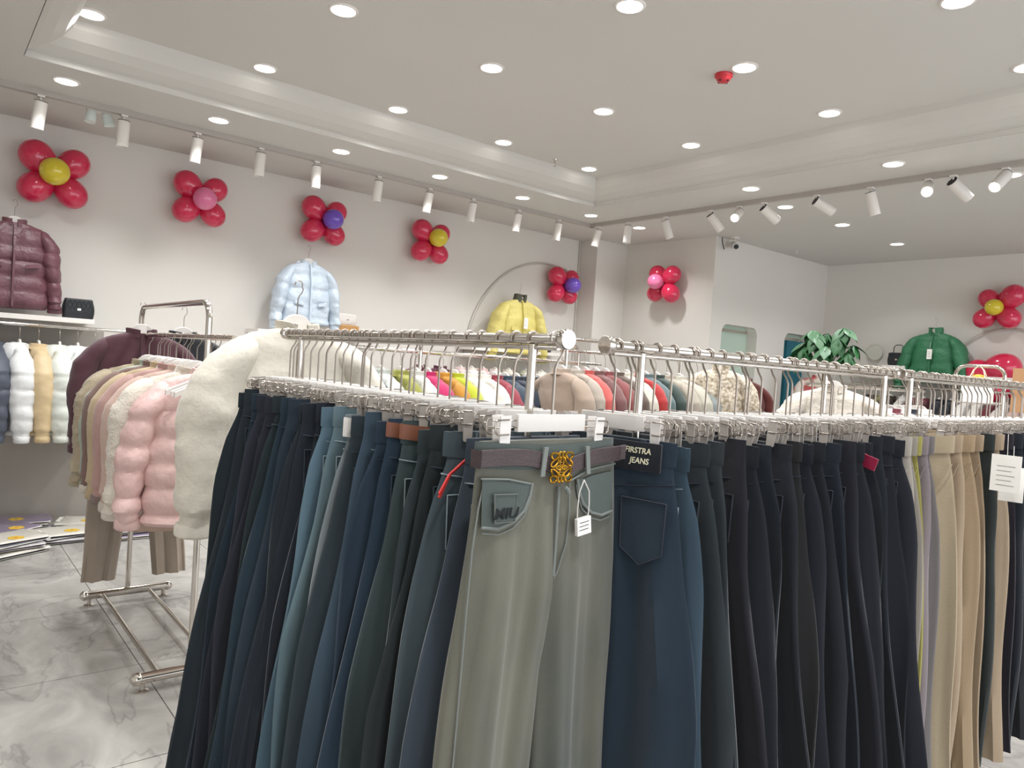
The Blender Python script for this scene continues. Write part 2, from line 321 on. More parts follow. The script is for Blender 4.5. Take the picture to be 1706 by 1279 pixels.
# ------------------------------------------------------------------ racks
def jeans_rack(name, label, axis, a, b, other, z, posts):
    # upper round rod with disc ends, flat bar below, posts on a floor base; axis 'x' or 'y'
    t = thing(name, label, 'clothes rack', (0, 0, 0), 0, 'polished steel racks of hanging trousers')
    P = (lambda s, o, zz: (s, other + o, zz)) if axis == 'x' else (lambda s, o, zz: (other + o, s, zz))
    d = (1, 0, 0) if axis == 'x' else (0, 1, 0)
    MB().tube([P(a, 0, z), P(b, 0, z)], .0095, 14).build('rod', M_chrome, t)
    MB().tube([P(a + .02, 0, z - .0145), P(b - .02, 0, z - .0145)], .0045, 8).build('under_bar', M_chrome, t)
    for e, s in ((a, -1), (b, 1)):
        MB().lathe([(.009, -.014), (.0155, -.013), (.0168, -.011), (.0168, .003), (.0158, .0045), (.0, .0048)], c=P(e, 0, z), ax=[s * q for q in d], n=24).build('end_disc', M_chrome, t)
    for p in posts:
        MB().tube([P(p, 0, .06), P(p, 0, z - .01)], .008, 12).build('post', M_chrome, t)
        bar = MB().tube([P(p, -.24, .05), P(p, .24, .05)], .017, 12)
        for o in (-.24, .24): bar.ball(P(p, o, .05), .021, 8); bar.lathe([(0, 0), (.018, 0), (.018, .008), (.01, .012), (.01, .04), (0, .04)], c=P(p, o * .93, 0), n=12)
        bar.build('foot_bar', M_chrome, t)
    for o in (-.18, .18): MB().tube([P(posts[0], o, .05), P(posts[1], o, .05)], .009, 8).build('base_rail', M_chrome, t)
    return t
ZR = 1.447
jeans_rack('trouser_rack', 'polished steel trouser rack with a disc end, left of the belted jeans, holding blue jeans', 'y', .88, 2.06, .83, ZR, (.965, 1.95))
jeans_rack('trouser_rack', 'polished steel trouser rack with a disc end, right of the belted jeans, holding dark jeans', 'x', .975, 2.16, .93, ZR, (1.075, 2.10))
jeans_rack('trouser_rack', 'polished steel trouser rack at the right edge holding grey and cream trousers', 'x', 2.20, 3.75, .93, ZR, (2.27, 3.6))
def arch_rack(name, label, axis, a, b, other, ztop, zrod, over=(0, 0), rodoff=0.):
    t = thing(name, label, 'clothes rack', (0, 0, 0), 0, 'polished steel racks with an arched top bar')
    P = (lambda s, o, zz: (s, other + o, zz)) if axis == 'x' else (lambda s, o, zz: (other + o, s, zz))
    c = .07; path = [P(a, 0, .06), P(a, 0, ztop - c)] + [P(a + c * (1 - math.cos(k * PI / 12)), 0, ztop - c + c * math.sin(k * PI / 12)) for k in range(1, 7)] + [P(b - c + c * math.sin(k * PI / 12), 0, ztop - c + c * math.cos(k * PI / 12)) for k in range(0, 6)] + [P(b, 0, ztop - c), P(b, 0, .06)]
    MB().tube(path, .013, 12).build('arch_frame', M_chrome, t)
    MB().tube([P(a - over[0], rodoff, zrod), P(b + over[1], rodoff, zrod)], .011, 12).build('hanging_rod', M_chrome, t)
    for p in (a, b):
        if abs(rodoff) > .001: MB().tube([P(p, 0, zrod), P(p, rodoff, zrod)], .009, 8).build('rod_bracket', M_chrome, t)
        bar = MB().tube([P(p, -.2, .055), P(p, .2, .055)], .022, 14)
        for o in (-.2, .2): bar.ball(P(p, o, .055), .026, 9); bar.lathe([(0, 0), (.024, 0), (.024, .006), (.01, .012), (.01, .04), (0, .04)], c=P(p, o * .9, 0), n=16)
        bar.build('foot_bar', M_chrome, t)
    for o in (-.12, .1): MB().tube([P(a, o, .055), P(b, o, .055)], .011, 10).build('base_rail', M_chrome, t)
    return t
arch_rack('coat_rack', 'polished steel coat rack with arched top bar holding pale winter coats', 'y', 3.12, 4.28, .93, 1.575, 1.43, (.32, 0))
arch_rack('coat_rack', 'steel rack in mid floor holding red, brown and beige coats', 'x', 3.40, 4.62, 3.6, 1.60, 1.52, (.12, .25))
arch_rack('coat_rack', 'steel rack behind the left jeans holding magenta, lime and navy coats', 'x', 2.5, 3.9, 4.0, 1.575, 1.445, (.62, .25))
arch_rack('coat_rack', 'steel rack behind the right trousers holding white and dark garments', 'x', 4.2, 5.5, 2.2, 1.52, 1.40, (.2, .1))
arch_rack('coat_rack', 'small steel arch rack in front of the low red balloons', 'y', 1.72, 2.02, 5.65, 1.60, 1.35)
# wall-mounted rods and shelves
t = thing('wall_rail', 'long steel hanging rail along the left wall', 'rail'); MB().tube([(X0 + .1, 6.02, 1.455), (6.0, 6.02, 1.455)], .012, 10).build('rod', M_chrome, t)
for x in (-.6, 1.3, 2.9, 4.4, 5.8): MB().tube([(x, 6.02, 1.455), (x, 6.35, 1.455)], .008, 8).build('bracket', M_chrome, t)
t = thing('wall_rail', 'long steel hanging rail along the far right wall', 'rail'); MB().tube([(8.68, -1, 1.44), (8.68, 4.5, 1.44)], .012, 10).build('rod', M_chrome, t)
for y in (-.5, 1.2, 2.6, 4.2): MB().tube([(8.68, y, 1.44), (8.99, y, 1.44)], .008, 8).build('bracket', M_chrome, t)
M_shelf = mat('white_shelf', '#e6e1dc', .5)
def shelf(x0, y0, x1, y1, z, label): tag(MB().box(x0, y0, z - .035, x1, y1, z).build('wall_shelf', M_shelf, smooth=False, bevel=.002), label, 'shelf')
shelf(-.8, 6.02, 1.0, 6.35, 1.525, 'white wall shelf under the burgundy puffer jacket and black bag')
shelf(2.2, 6.06, 3.25, 6.35, 1.56, 'white wall shelf under the pale blue puffer jacket')
shelf(4.4, 6.06, 5.75, 6.35, 1.56, 'white wall shelf under the yellow jacket')
shelf(8.72, 2.3, 8.99, 4.3, 1.60, 'white wall shelf under the green jacket on the far right wall')
# ------------------------------------------------------------------ trouser hangers
def hook_path(drop, side=-1, r=.0125, sw=.0):
    # over the rod (origin at rod centre), tip on -x side (side=-1)
    s = -side; p = []
    for k in range(13):
        a = math.radians(205 - 230 * k / 12); p.append((s * r * math.cos(a), 0, r * math.sin(a)))
    p += [(s * .016, 0, -.016), (s * .011, 0, -.028), (s * .003, 0, -.040), (0, 0, -.050), (0, 0, -.075), (0, 0, -drop)]
    return p
HK = MB().tube(hook_path(.128), .0022, 7).mesh('hook')
BARM = MB().box(-.068, -.0045, -.152, .068, .0045, -.124).mesh('bar', True, .0015)
WIRE = MB().tube([(-.112, 0, -.134), (.112, 0, -.134)], .0012, 5).tube([(-.112, 0, -.145), (.112, 0, -.145)], .0012, 5).mesh('cross_wire')
def clip_mesh():
    mb = MB()
    for s in (-1, 1):
        # two tapered plates pressed together at the jaw, spread at the grip
        mb.loft([[(-.0095, s * .011, 0), (.0095, s * .011, 0), (.0095, s * .0088, 0), (-.0095, s * .0088, 0)],
                 [(-.0098, s * .0095, -.022), (.0098, s * .0095, -.022), (.0098, s * .0073, -.022), (-.0098, s * .0073, -.022)],
                 [(-.0085, s * .0085, -.056), (.0085, s * .0085, -.056), (.0085, s * .0063, -.056), (-.0085, s * .0063, -.056)],
                 [(-.0065, s * .0082, -.0585), (.0065, s * .0082, -.0585), (.0065, s * .0066, -.0585), (-.0065, s * .0066, -.0585)]])
    return mb.mesh('clip')
CLM = clip_mesh()
def spring_mesh():
    mb = MB()
    for y in (-.0105, .0105):
        p = [(-.006, y, -.006), (.014, y, -.006), (.0185, y, -.010), (.0185, y, -.024), (.014, y, -.029), (-.006, y, -.029)]
        mb.tube(p, .0014, 6)
    mb.tube([(.0185, -.0105, -.017), (.0185, .0105, -.017)], .0014, 6)
    return mb.mesh('clip_spring')
SPM = spring_mesh()
def trouser_hanger(loc, rz, label, group, cl=.096, white=False):
    t = thing('clip_hanger', label, 'hanger', loc, rz, group)
    ob('hook', HK, M_wire, t); ob('bar', BARM, M_white, t); ob('cross_wire', WIRE, M_wire, t)
    for s in (-1, 1):
        c = ob('clip', CLM, M_clipw if white else M_clip_shade, t, loc=(s * cl, 0, -.124 - random.uniform(0, .006))); c.rotation_euler = (random.uniform(-.16, .16) * (0 if white else 1), s * random.uniform(-.06, .16) * (.3 if white else 1), 0)
        sp = ob('clip_spring', SPM, M_wire, c); sp.rotation_euler.z = 0 if s > 0 else PI
    return t
# ------------------------------------------------------------------ trousers
EASE = [True]
def interp(tab, z):
    for (a, va), (b, vb) in zip(tab, tab[1:]):
        if z >= b: 
            k = (z - a) / (b - a); k = k * k * (3 - 2 * k) if EASE[0] else k; return va + (vb - va) * k
    return tab[-1][1]
def trouser_mb(seed, waist=.132, hips=.19, mid=.23, hem=.255, L=1.0, thick=.015, rows=30, N=28, gap=.02, fold=.007, crotch=.28, foldn=2.0):
    rd = random.Random(seed); mb = MB()
    W = [(0, waist), (-.05, waist + .005), (-.13, waist + (hips - waist) * .62), (-.24, hips), (-.48, mid), (-L, hem)]
    T = [(0, .009), (-.06, .012), (-.22, thick), (-L, thick * .95)]
    ph = [rd.uniform(0, 6.28) for _ in range(10)]
    sway = rd.uniform(-.012, .012)
    EASE[0] = False
    for s in (-1, 1):
        rings = []
        for i in range(rows + 1):
            z = -L * (i / rows) ** 1.05; g = max(0, (-z - crotch)) / (L - crotch); st = min(1, max(0, (-z - crotch + .06) / .12))
            xi = gap * g * (1 + .3 * math.sin(ph[1])) - .0008 * (1 - st); xo = interp(W, z) + .006 * math.sin(9 * z + ph[2 + (s > 0)])
            th = interp(T, z); fa = fold * min(1, max(0, (-z - .03) / .3)); ring = []
            for j in range(N):
                a = 2 * PI * j / N; u = (1 - math.cos(a)) / 2; sy = 1 if math.sin(a) >= 0 else -1
                f1 = math.sqrt(max(0, 1 - u ** 2.6)); f2 = (max(0, 4 * u * (1 - u))) ** .38; f = f1 * (1 - st) + f2 * st
                if j == 0 : f = f
                x = xi + (xo - xi) * u; dx = u * foldn + .15 * math.sin(3 * z + ph[4])
                y = sy * th * f + fa * (math.sin(2 * PI * dx + ph[5 + (s > 0)]) + .5 * math.sin(2 * PI * dx * 2.3 + ph[7]) * g)
                y += sy * f * .0025 * math.sin(2 * PI * u * 5 + ph[8] + 4 * z) * min(1, -z * 3)
                ring.append((s * x + sway * z * z, y, z))
            if s < 0: ring = ring[::-1]
            rings.append(ring)
        mb.loft(rings, True, True)
    EASE[0] = True
    return mb
def waist_mb(w, h=.042, sag=.010, out=.0022, th=.010, n=36, z0=0.0, tilt=0.):
    mb = MB(); prof = [(out, 0), (out + .0006, -.006), (out + .0006, -h + .004), (out, -h), (-.002, -h), (-.002, -.001)]
    rings = []
    for k in range(n + 1):
        a = 2 * PI * k / n; cx, cy = math.cos(a), math.sin(a); x = cx * w; dz = z0 - sag * (1 - abs(cx) ** 1.5) * (1.0 if cy > 0 else .6) + tilt * x
        rings.append([((w + o) * cx, (th + o) * (cy if abs(cy) < 1 else cy), dz + z) for o, z in prof])
    mb.loft(rings, False, False); return mb
def loops_mesh(w, zt=.004, h=.052):
    mb = MB().box(-.005, .0115, -h, .005, .0155, zt); return mb.mesh('belt_loop', True, .001)
LOOP = loops_mesh(.13)
def denim(i, c, c2, washed=False):
    n = 'denim_%s' % i; c, c2 = tone(c), tone(shade(c2, 1.12 if washed else 1.04))
    if n in MATS: return MATS[n]
    m = mat(n, c, .88, col2=c2, nscale=3.2 if washed else 2.4, nmix=.45, stretch=(1.6, 1.6, .55), bump=.12, bscale=420, sheen=.25, spec=.25)
    return m
def cloth(n, c, k=1.08, bump=.15, bs=250, sheen=.15, rough=.85, ns=3):
    c = shade(c, .84); return mat('cloth_' + n, c, rough, col2=shade(c, k), nscale=ns, stretch=(1.5, 1.5, .6), bump=bump, bscale=bs, sheen=sheen, spec=.25)
JV = []
for k in range(8):
    rd = random.Random(40 + k)
    JV.append((trouser_mb(k + 3, waist=.13 + rd.uniform(-.008, .008), hips=.172 + rd.uniform(-.01, .012), mid=.212 + rd.uniform(-.015, .018), hem=.275 + rd.uniform(-.03, .02), L=1.0 + rd.uniform(-.02, .05), fold=.0075 + .003 * rd.random(), thick=.014).mesh('jeans_body'),
               waist_mb(.134).mesh('waistband')))
SW = [(trouser_mb(60 + k, waist=.118, hips=.155, mid=.165, hem=.165 + .02 * k, L=1.02, fold=.007, thick=.018, crotch=.30).mesh('sweat_body'), waist_mb(.124, h=.05, out=.006, th=.016).mesh('elastic_band')) for k in range(3)]
def yoke_mesh(w=.146):
    mb = MB(); n = 24
    for s in (1, -1):
        p = [(w * (-1 + 2 * k / n), s * (.0005 + .0135 * math.sqrt(max(0, 1 - abs(2 * k / n - 1) ** 2.4))), -.072 - (.02 * (1 - abs(-1 + 2 * k / n)) if s > 0 else 0)) for k in range(n + 1)]
        mb.tube(p, .0013, 5)
    return mb.mesh('yoke_seam')
YOKE = yoke_mesh(.1365)
def pocket_mb():
    mb = MB(); pts = [(-.045, 0), (.045, 0), (.042, -.09), (0, -.115), (-.042, -.09)]
    mb.plate([(x, .0, z) for x, z in pts], (0, .0025, 0)); return mb
POCK = pocket_mb().mesh('back_pocket', False)
def stitch_loop(pts, r=.0011): return MB().tube(pts, r, 4, closed=True)
PST = stitch_loop([(x, .003, z) for x, z in [(-.045, 0), (.045, 0), (.042, -.09), (0, -.115), (-.042, -.09)]], .0016).mesh('pocket_stitching')
def jeans(loc, rz, vi, m, m_seam, label, group, extras=True, dz=0, sweat=False, cat='jeans', name='jeans'):
    t = thing(name, label, cat, loc, rz, group)
    body, wb = (SW[vi % 3] if sweat else JV[vi % 8])
    ob('trouser_body', body, m, t); ob('waistband', wb, m, t)
    if sweat:
        return t
    ob('yoke_seam', YOKE, m_seam, t)
    if extras:
        for a in (-1, 1):
            lp = ob('belt_loop', LOOP, m, t, loc=(a * .075, -.002, -.004)); ob('edge_stitching', LST, m_seam, lp)
            p = ob('back_pocket', POCK, m, t, loc=(a * .088, .0165, -.105)); ob('pocket_stitching', PST, m_seam, p)
    return t
LST = MB().tube([(-.0042, .016, .002), (-.0042, .016, -.048)], .0009, 4).tube([(.0042, .016, .002), (.0042, .016, -.048)], .0009, 4).mesh('edge_stitching')
def tone(c, k=.76, s=.80):
    v = [int(c.lstrip('#')[i:i + 2], 16) * k for i in (0, 2, 4)]; g = sum(v) / 3
    return '#%02x%02x%02x' % tuple(int(max(0, g + (x - g) * s)) for x in v)
M_seam_d = mat('seam_dark', '#36424b', .9); M_seam_l = mat('seam_light', '#8c9aa0', .9); M_seam_n = mat('seam_navy', '#2b2f3a', .9)
# left rack, from the far end to the belted pair: colour, second colour, colour words
left = [('#1f2f3a', '#26353f', 'dark teal navy', 0), ('#24303a', '#2b3a45', 'charcoal navy', 0), ('#22374a', '#2a4153', 'deep teal blue', 0), ('#282c3b', '#313547', 'purplish navy', 0),
        ('#2a2c3a', '#343648', 'inky navy', 0), ('#25343a', '#2f4145', 'dark slate green', 0), ('#22384a', '#2c475a', 'plain mid navy', 0), ('#24364a', '#2f4558', 'smooth dark blue', 0),
        ('#27323c', '#323e49', 'slate charcoal', 0), ('#232c3a', '#2b3546', 'very dark navy', 0), ('#222a38', '#2b3444', 'dark indigo', 0), ('#5b7e96', '#6d91a6', 'light blue washed', 1),
        ('#5f8290', '#7d9ca3', 'pale blue green washed', 1), ('#84929c', '#9aa5a8', 'light grey washed', 1), ('#33424f', '#3e4e5a', 'dark grey blue', 0), ('#3a5266', '#48637a', 'medium blue', 1),
        ('#2c435a', '#37516b', 'bright dark blue', 0), ('#29425a', '#34506a', 'dark blue with brown belt', 0), ('#3e5154', '#4f6364', 'grey green with brown belt', 1), ('#35454a', '#435357', 'dark grey green', 0),
        ('#2b353a', '#353f43', 'near-black green', 0), ('#4a5c66', '#5b6d76', 'faded slate', 1), ('#3c4a5a', '#4b5a6a', 'slate blue', 1)]
G1 = 'wide-leg jeans on the left-hand steel rack'; H1 = 'white clip hangers on the left-hand steel rack'
ya, yb = 2.02, .965; n = len(left)
for k, (c, c2, words, w) in enumerate(left):
    y = ya + (yb - ya) * k / (n - 1) + random.uniform(-.005, .005); dr = random.uniform(-.13, .13)
    ord_ = ORD[k + 1]
    trouser_hanger((.83, y, ZR), dr, 'clip hanger carrying the %s jeans, %s from far end, left rack' % (words, ord_), H1)
    j = jeans((.83, y, ZR - .165 + random.uniform(-.008, .006)), PI + dr, k, denim('l%d' % k, c, c2, w), M_seam_l if w else M_seam_d, '%s wide-leg jeans, %s from the far end of the left rack' % (words, ord_), G1)
    if k in (17, 18, 13):   # belts and the white belt patch
        mbelt = mat('tan_leather', '#7d4d38', .5) if k != 13 else mat('white_leather', '#ded9d3', .45)
        ob('belt' if k != 13 else 'white_waist_patch', waist_mb(.1345, h=.028 if k != 13 else .04, out=.005, th=.0125, z0=-.006).mesh('belt'), mbelt, j)
    if k == 21:
        for q in range(2): MB().tube([(.10, .02, -.045), (.135, .025, -.07), (.155, .03, -.10 - .006 * q)], .0028, 5).build('red_ribbon', mat('ribbon_red', '#c8302c', .6), j)
# plain extra hangers waiting on the same rod between the pairs
for k in range(5):
    y = 1.97 - .21 * k + .024; trouser_hanger((.83, y, ZR), random.uniform(-.08, .08), 'empty white clip hanger on left rack, %s spare from its far end' % ORD[k + 1], 'empty clip hangers on the left-hand steel rack')
# right rack 1: first pair has the printed patch
right = [('#1f3346', '#2b4459', 'blue patched', 0), ('#30495c', '#3e5a6e', 'mid blue', 1), ('#28333a', '#323e45', 'dark green grey', 0), ('#343e44', '#404a50', 'charcoal with brown patch', 0),
         ('#23222c', '#2b2a36', 'plum black', 0), ('#1c212b', '#232935', 'blue black', 0), ('#1b2430', '#222d3b', 'ink blue', 0), ('#20222c', '#272a36', 'soft black', 0), ('#2a2a2e', '#343438', 'black with taupe patch', 0),
         ('#1a1f2c', '#212737', 'midnight blue', 0), ('#1c1f29', '#232733', 'matt black', 0), ('#1b2433', '#222d3f', 'deep navy', 0), ('#1f202b', '#262836', 'purple black', 0), ('#191f28', '#202733', 'cool black', 0),
         ('#1c222b', '#242b36', 'black with crimson belt', 0), ('#1a222c', '#212b37', 'dark navy stitched', 0), ('#1d1f2b', '#252737', 'navy black', 0), ('#1b1f2a', '#222735', 'raven black', 0)]
G2 = 'dark jeans on the right-hand steel rack'; H2 = 'white clip hangers on the right-hand steel rack'
n = len(right); xa, xb = 1.01, 1.93
for k, (c, c2, words, w) in enumerate(right):
    x = xa + (xb - xa) * k / (n - 1) + random.uniform(-.006, .006); dr = random.uniform(-.07, .07) + (.12 if k == 0 else 0)
    trouser_hanger((x, .93, ZR), PI / 2 + dr, 'clip hanger carrying the %s jeans, %s from near end, right rack' % (words, ORD[k + 1]), H2, white=(k == 0))
    j = jeans((x, .93, ZR - .165 + (random.uniform(-.012, .006) if k else 0)), PI / 2 + dr, k + 2, denim('r%d' % k, c, c2, w), M_seam_l if w else M_seam_n, '%s wide-leg jeans, %s from the near end of the right rack' % (words, ORD[k + 1]), G2)
    if k in (3, 8): MB().box(-.105, .012, -.058, -.045, .0185, -.012).build('leather_patch', mat('patch%d' % k, '#5f4c4a' if k == 3 else '#8a8075', .6), j, False, .001)
    if k == 14: MB().tube([(-.150, .02, -.035), (-.12, .028, -.02), (-.06, .024, -.02), (.0, .02, -.03)], .002, 4).obox((-.095, .026, -.03), (.065, 0, .018), (0, .002, 0), (-.004, 0, .014)).build('crimson_belt', mat('crimson', '#8c1c3c', .5), j, False)
    if k == 0: PATCHED = j
for k in range(5):
    trouser_hanger((1.05 + .19 * k, .93, ZR), PI / 2 + random.uniform(-.1, .1), 'empty white clip hanger on right rack, %s spare from its near end' % ORD[k + 1], 'empty clip hangers on the right-hand steel rack')
# right rack 2
r2 = [('#b8b1a6', 'thin ivory', 1), ('#9c958c', 'grey beige', 1), ('#a8a25a', 'dull yellow', 1), ('#8f8588', 'lilac grey', 1), ('#7b7775', 'mid grey', 1), ('#b8a78c', 'cream corduroy', 1), ('#b4a087', 'warm cream', 1), ('#ad9779', 'sand beige', 1), ('#ab957c', 'oat beige', 1),
      ('#2a302e', 'dark green', 0), ('#b39f86', 'pale beige', 1), ('#26222b', 'aubergine black', 0), ('#1d222c', 'blue black', 0), ('#24262b', 'charcoal', 0), ('#2a2426', 'brown black', 0), ('#20252e', 'night blue', 0), ('#2a2a2e', 'graphite', 0), ('#222630', 'slate black', 0)]
G3 = 'lounge trousers on the far right steel rack'
for k, (c, words, sw) in enumerate(r2):
    x = ([1.985, 2.02, 2.055, 2.09, 2.13][k] if k < 5 else 2.25 + .085 * (k - 5)) + random.uniform(-.004, .004); dr = random.uniform(-.08, .08)
    if k == 5: dr = .25
    trouser_hanger((x, .93, ZR), PI / 2 + dr, 'clip hanger carrying the %s trousers, %s pair right of dark jeans' % (words, ORD[k + 1]), 'white clip hangers on the far right steel rack')
    j = jeans((x, .93, ZR - .165), PI / 2 + dr, k, cloth('t%d' % k, c), M_seam_n, '%s soft trousers with elastic waist, %s pair right of the dark jeans' % (words, ORD[k + 1]), G3, sweat=True, cat='trousers', name='lounge_trousers')
    if sw: 
        for s in (-1, 1): MB().tube([(s * .128, .012, -.08), (s * .12, .018, -.115), (s * .10, .022, -.15), (s * .085, .023, -.17)], .0022, 5).build('pocket_piping', cloth('t%d' % k, c), j)
for k in range(14):
    trouser_hanger((2.27 + .09 * k, .93, ZR), PI / 2 + random.uniform(-.12, .12), 'empty white clip hanger, %s spare one along the far right rack' % ORD[k + 1], 'empty clip hangers on the far right steel rack')
def card(name, label, loc, rz, w, h, string=.05, lines=3):
    t = thing(name, label, 'tag', loc, rz)
    MB().tube([(-.001, 0, string), (0, 0, string * .5), (.001, 0, 0)], .0007, 4).build('string', M_tag, t)
    MB().box(-w / 2, -.0006, -h, w / 2, .0006, 0).build('card', M_tag, t, False)
    pr = MB()
    for q in range(lines): pr.box(-w * .3, -.0012, -h * (.3 + .13 * q) - .0012, w * (.3 - .1 * (q % 2)), -.0006, -h * (.3 + .13 * q))
    pr.build('printed_lines', M_print, t, False)
card('price_tag', 'large white swing tag on the dark trousers at the right edge', (2.42, .715, 1.235), -PI / 2, .075, .105, .06, 5)
card('price_tag', 'second white tag half behind the large swing tag at the right edge', (2.46, .71, 1.20), -PI / 2 + .2, .06, .10, .06, 4)
# printed patch with lettering on the first pair of the right rack
def text_obj(body, size, name, m, parent, loc, rot, ext=.0004, shear=0.):
    cu = bpy.data.curves.new(name, 'FONT'); cu.body = body; cu.size = size; cu.extrude = ext; cu.shear = shear; cu.align_x = 'CENTER'; cu.resolution_u = 3; cu.offset = size * .012
    tmp = bpy.data.objects.new('tmp', cu); me = bpy.data.meshes.new_from_object(tmp); bpy.data.objects.remove(tmp); bpy.data.curves.remove(cu)
    o = ob(name, me, m, parent); o.location = loc; o.rotation_euler = rot; return o
pt = MB().box(-.115, .013, -.055, .03, .0185, -.004).build('waist_patch', denim('patch', '#171c28', '#1c2230'), PATCHED, True, .001)
# (the text faces the pair's back side, which is turned to the camera)
M_cream = mat('cream_print', '#e8e2c4', .6)
text_obj('FIRSTRA', .0145, 'lettering', M_cream, pt, (-.069, .0188, -.024), (PI / 2, 0, PI), shear=.1)
text_obj('JEANS', .0145, 'lettering', M_cream, pt, (-.073, .0188, -.042), (PI / 2, 0, PI), shear=.1)
# ------------------------------------------------------------------ the belted jeans in front
BX, BY, BZ = .812, .885, ZR
trouser_hanger((BX, BY, BZ), .05, 'white clip hanger holding the faded belted jeans at the near end of the left rack', H1, cl=.096, white=True).scale.x = 1.14
bj = thing('belted_jeans', 'faded grey-olive jeans with brown belt and gold knot buckle, front of left rack', 'jeans', (BX, BY, BZ - .165), .05, G1); bj.scale.x = 1.13
M_bj = denim('belted', '#5a6564', '#8b8672', True); M_bj2 = denim('belted_dark', '#55635f', '#626f6b', True); M_bs = mat('belted_seam', '#777c78', .9); M_bdk = mat('belted_deep_blue', '#35404a', .9)  # last material is a plain dark blue, assigned to no part
bm_ = trouser_mb(11, waist=.137, hips=.150, mid=.160, hem=.180, L=1.08, rows=60, N=64, thick=.022, fold=.0085, gap=.034, crotch=.31, foldn=1.6)
bb = bm_.build('trouser_body', M_bj, bj)
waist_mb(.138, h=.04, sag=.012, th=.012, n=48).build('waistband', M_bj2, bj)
# belt: follows the front with a dip at the buckle, loose end to the right
def belt_front(x): return -.012 - .016 * math.exp(-((x - .012) / .05) ** 2) - .002 * math.sin(20 * x)
def ribbon(pts, h, th, name, m, parent, ny=-1):
    rings = []
    for x, y, z in pts: rings.append([(x, y, z), (x, y + ny * th, z - .001), (x, y + ny * th, z - h + .001), (x, y, z - h)])
    mb = MB().loft(rings); return mb.build(name, m, parent)
pts = [(-.141 + .282 * k / 30, -.0150 - .004 * math.sin(PI * k / 30), belt_front(-.141 + .282 * k / 30)) for k in range(31)]
ribbon(pts, .027, .003, 'belt', M_belt, bj)
ribbon([(.141, -.0155, -.0125), (.148, -.0175, -.011), (.150, -.019, -.0105)], .026, .003, 'belt_end', M_belt, bj)
ribbon([(-.141, .006, -.012), (-.143, -.004, -.012), (-.141, -.016, -.0125)], .027, .002, 'belt_wrap', M_belt, bj, 1)
for x, tl in ((-.028, .006), (.058, -.004)):
    z = belt_front(x) + .010; MB().loft([[(x - .004, -.022, z), (x + .004, -.022, z), (x + .004, -.025, z), (x - .004, -.025, z)], [(x - .004 - tl, -.024, z - .046), (x + .004 - tl, -.024, z - .046), (x + .004 - tl, -.027, z - .046), (x - .004 - tl, -.027, z - .046)]]).build('belt_loop', M_bs, bj)
# gold knot buckle: four pairs of loops round a small lattice diamond
bk = MB(); bc = Vector((.002, -.0275, -.0425)); S = .0235
def loopp(cx, cz, rx, rz_, rot, r=.0013, n=18):
    p = []
    for k in range(n):
        a = 2 * PI * k / n; x = rx * math.cos(a); z = rz_ * math.sin(a)
        p.append(bc + Vector((cx + x * math.cos(rot) - z * math.sin(rot), -.001 * math.sin(2 * a), cz + x * math.sin(rot) + z * math.cos(rot))))
    bk.tube(p, r, 6, closed=True)
for sx in (-1, 1):
    for sz in (-1, 1):
        loopp(sx * .0150, sz * .0185, .0066, .0054, 0, .0018); loopp(sx * .0135, sz * .0085, .0092, .0042, -sx * sz * .7, .0018); loopp(sx * .0034, sz * .0195, .0026, .0054, 0, .0015)
for s in (-1, 1):
    bk.tube([bc + Vector(q) for q in [(0, 0, s * .0175), (.0045, 0, s * .008), (0, 0, s * .001), (-.0045, 0, s * .008)]], .0011, 5, closed=True)
    bk.tube([bc + Vector(q) for q in [(s * .013, 0, 0), (s * .005, 0, .004), (0, 0, 0), (s * .005, 0, -.004)]], .0011, 5, closed=True)
    for q in (.004, .008, .012): bk.tube([bc + Vector((-.004 + q * .2, 0, s * q)), bc + Vector((.004 - q * .2, 0, s * q))], .0007, 4)
    for q in (.003, .006, .009): bk.tube([bc + Vector((s * q, 0, -.003)), bc + Vector((s * q, 0, .003))], .0007, 4)
bo = bk.build('buckle', M_gold, bj); bo['label'] = 'gold interlaced knot buckle'
MB().box(.012, -.0225, -.056, .030, -.0205, -.026).build('belt_keeper', M_belt, bj, False, .001)
def yb(x, z):   # front surface of the belted jeans
    u = min(1, abs(x) / .16); return -(.0135 + (.0215 - .0135) * min(1, max(0, (-z - .05) / .16))) * math.sqrt(max(.05, 1 - u ** 2.6)) - .0035
def surf_tube(pts, r, name, m, off=0.): return MB().tube([(x, yb(x, z) - off, z) for x, z in pts], r, 6).build(name, m, bj)
surf_tube([(-.135, -.055), (-.09, -.058), (-.045, -.068)], .0018, 'waist_seam', M_bs); surf_tube([(.03, -.068), (.07, -.052), (.137, -.045)], .0018, 'waist_seam', M_bs)
for s in (-1, 1):
    cur = [(s * .046, -.066), (s * .050, -.085), (s * .060, -.108), (s * .080, -.125), (s * .105, -.132), (s * .132, -.128)]
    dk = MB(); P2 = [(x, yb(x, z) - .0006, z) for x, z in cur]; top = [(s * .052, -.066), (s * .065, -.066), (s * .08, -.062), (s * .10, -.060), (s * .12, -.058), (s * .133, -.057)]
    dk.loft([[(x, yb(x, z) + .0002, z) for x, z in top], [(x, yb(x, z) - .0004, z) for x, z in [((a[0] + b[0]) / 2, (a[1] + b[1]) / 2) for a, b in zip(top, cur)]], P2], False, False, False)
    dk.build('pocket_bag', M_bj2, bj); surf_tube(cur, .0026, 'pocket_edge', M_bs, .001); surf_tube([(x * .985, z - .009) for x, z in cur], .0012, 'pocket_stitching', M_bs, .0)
cp = MB().plate([(-.118, -.0225, -.078), (-.078, -.0245, -.080), (-.080, -.0245, -.122), (-.114, -.0225, -.122)], (0, .003, 0)).build('coin_pocket', M_bj2, bj, False)
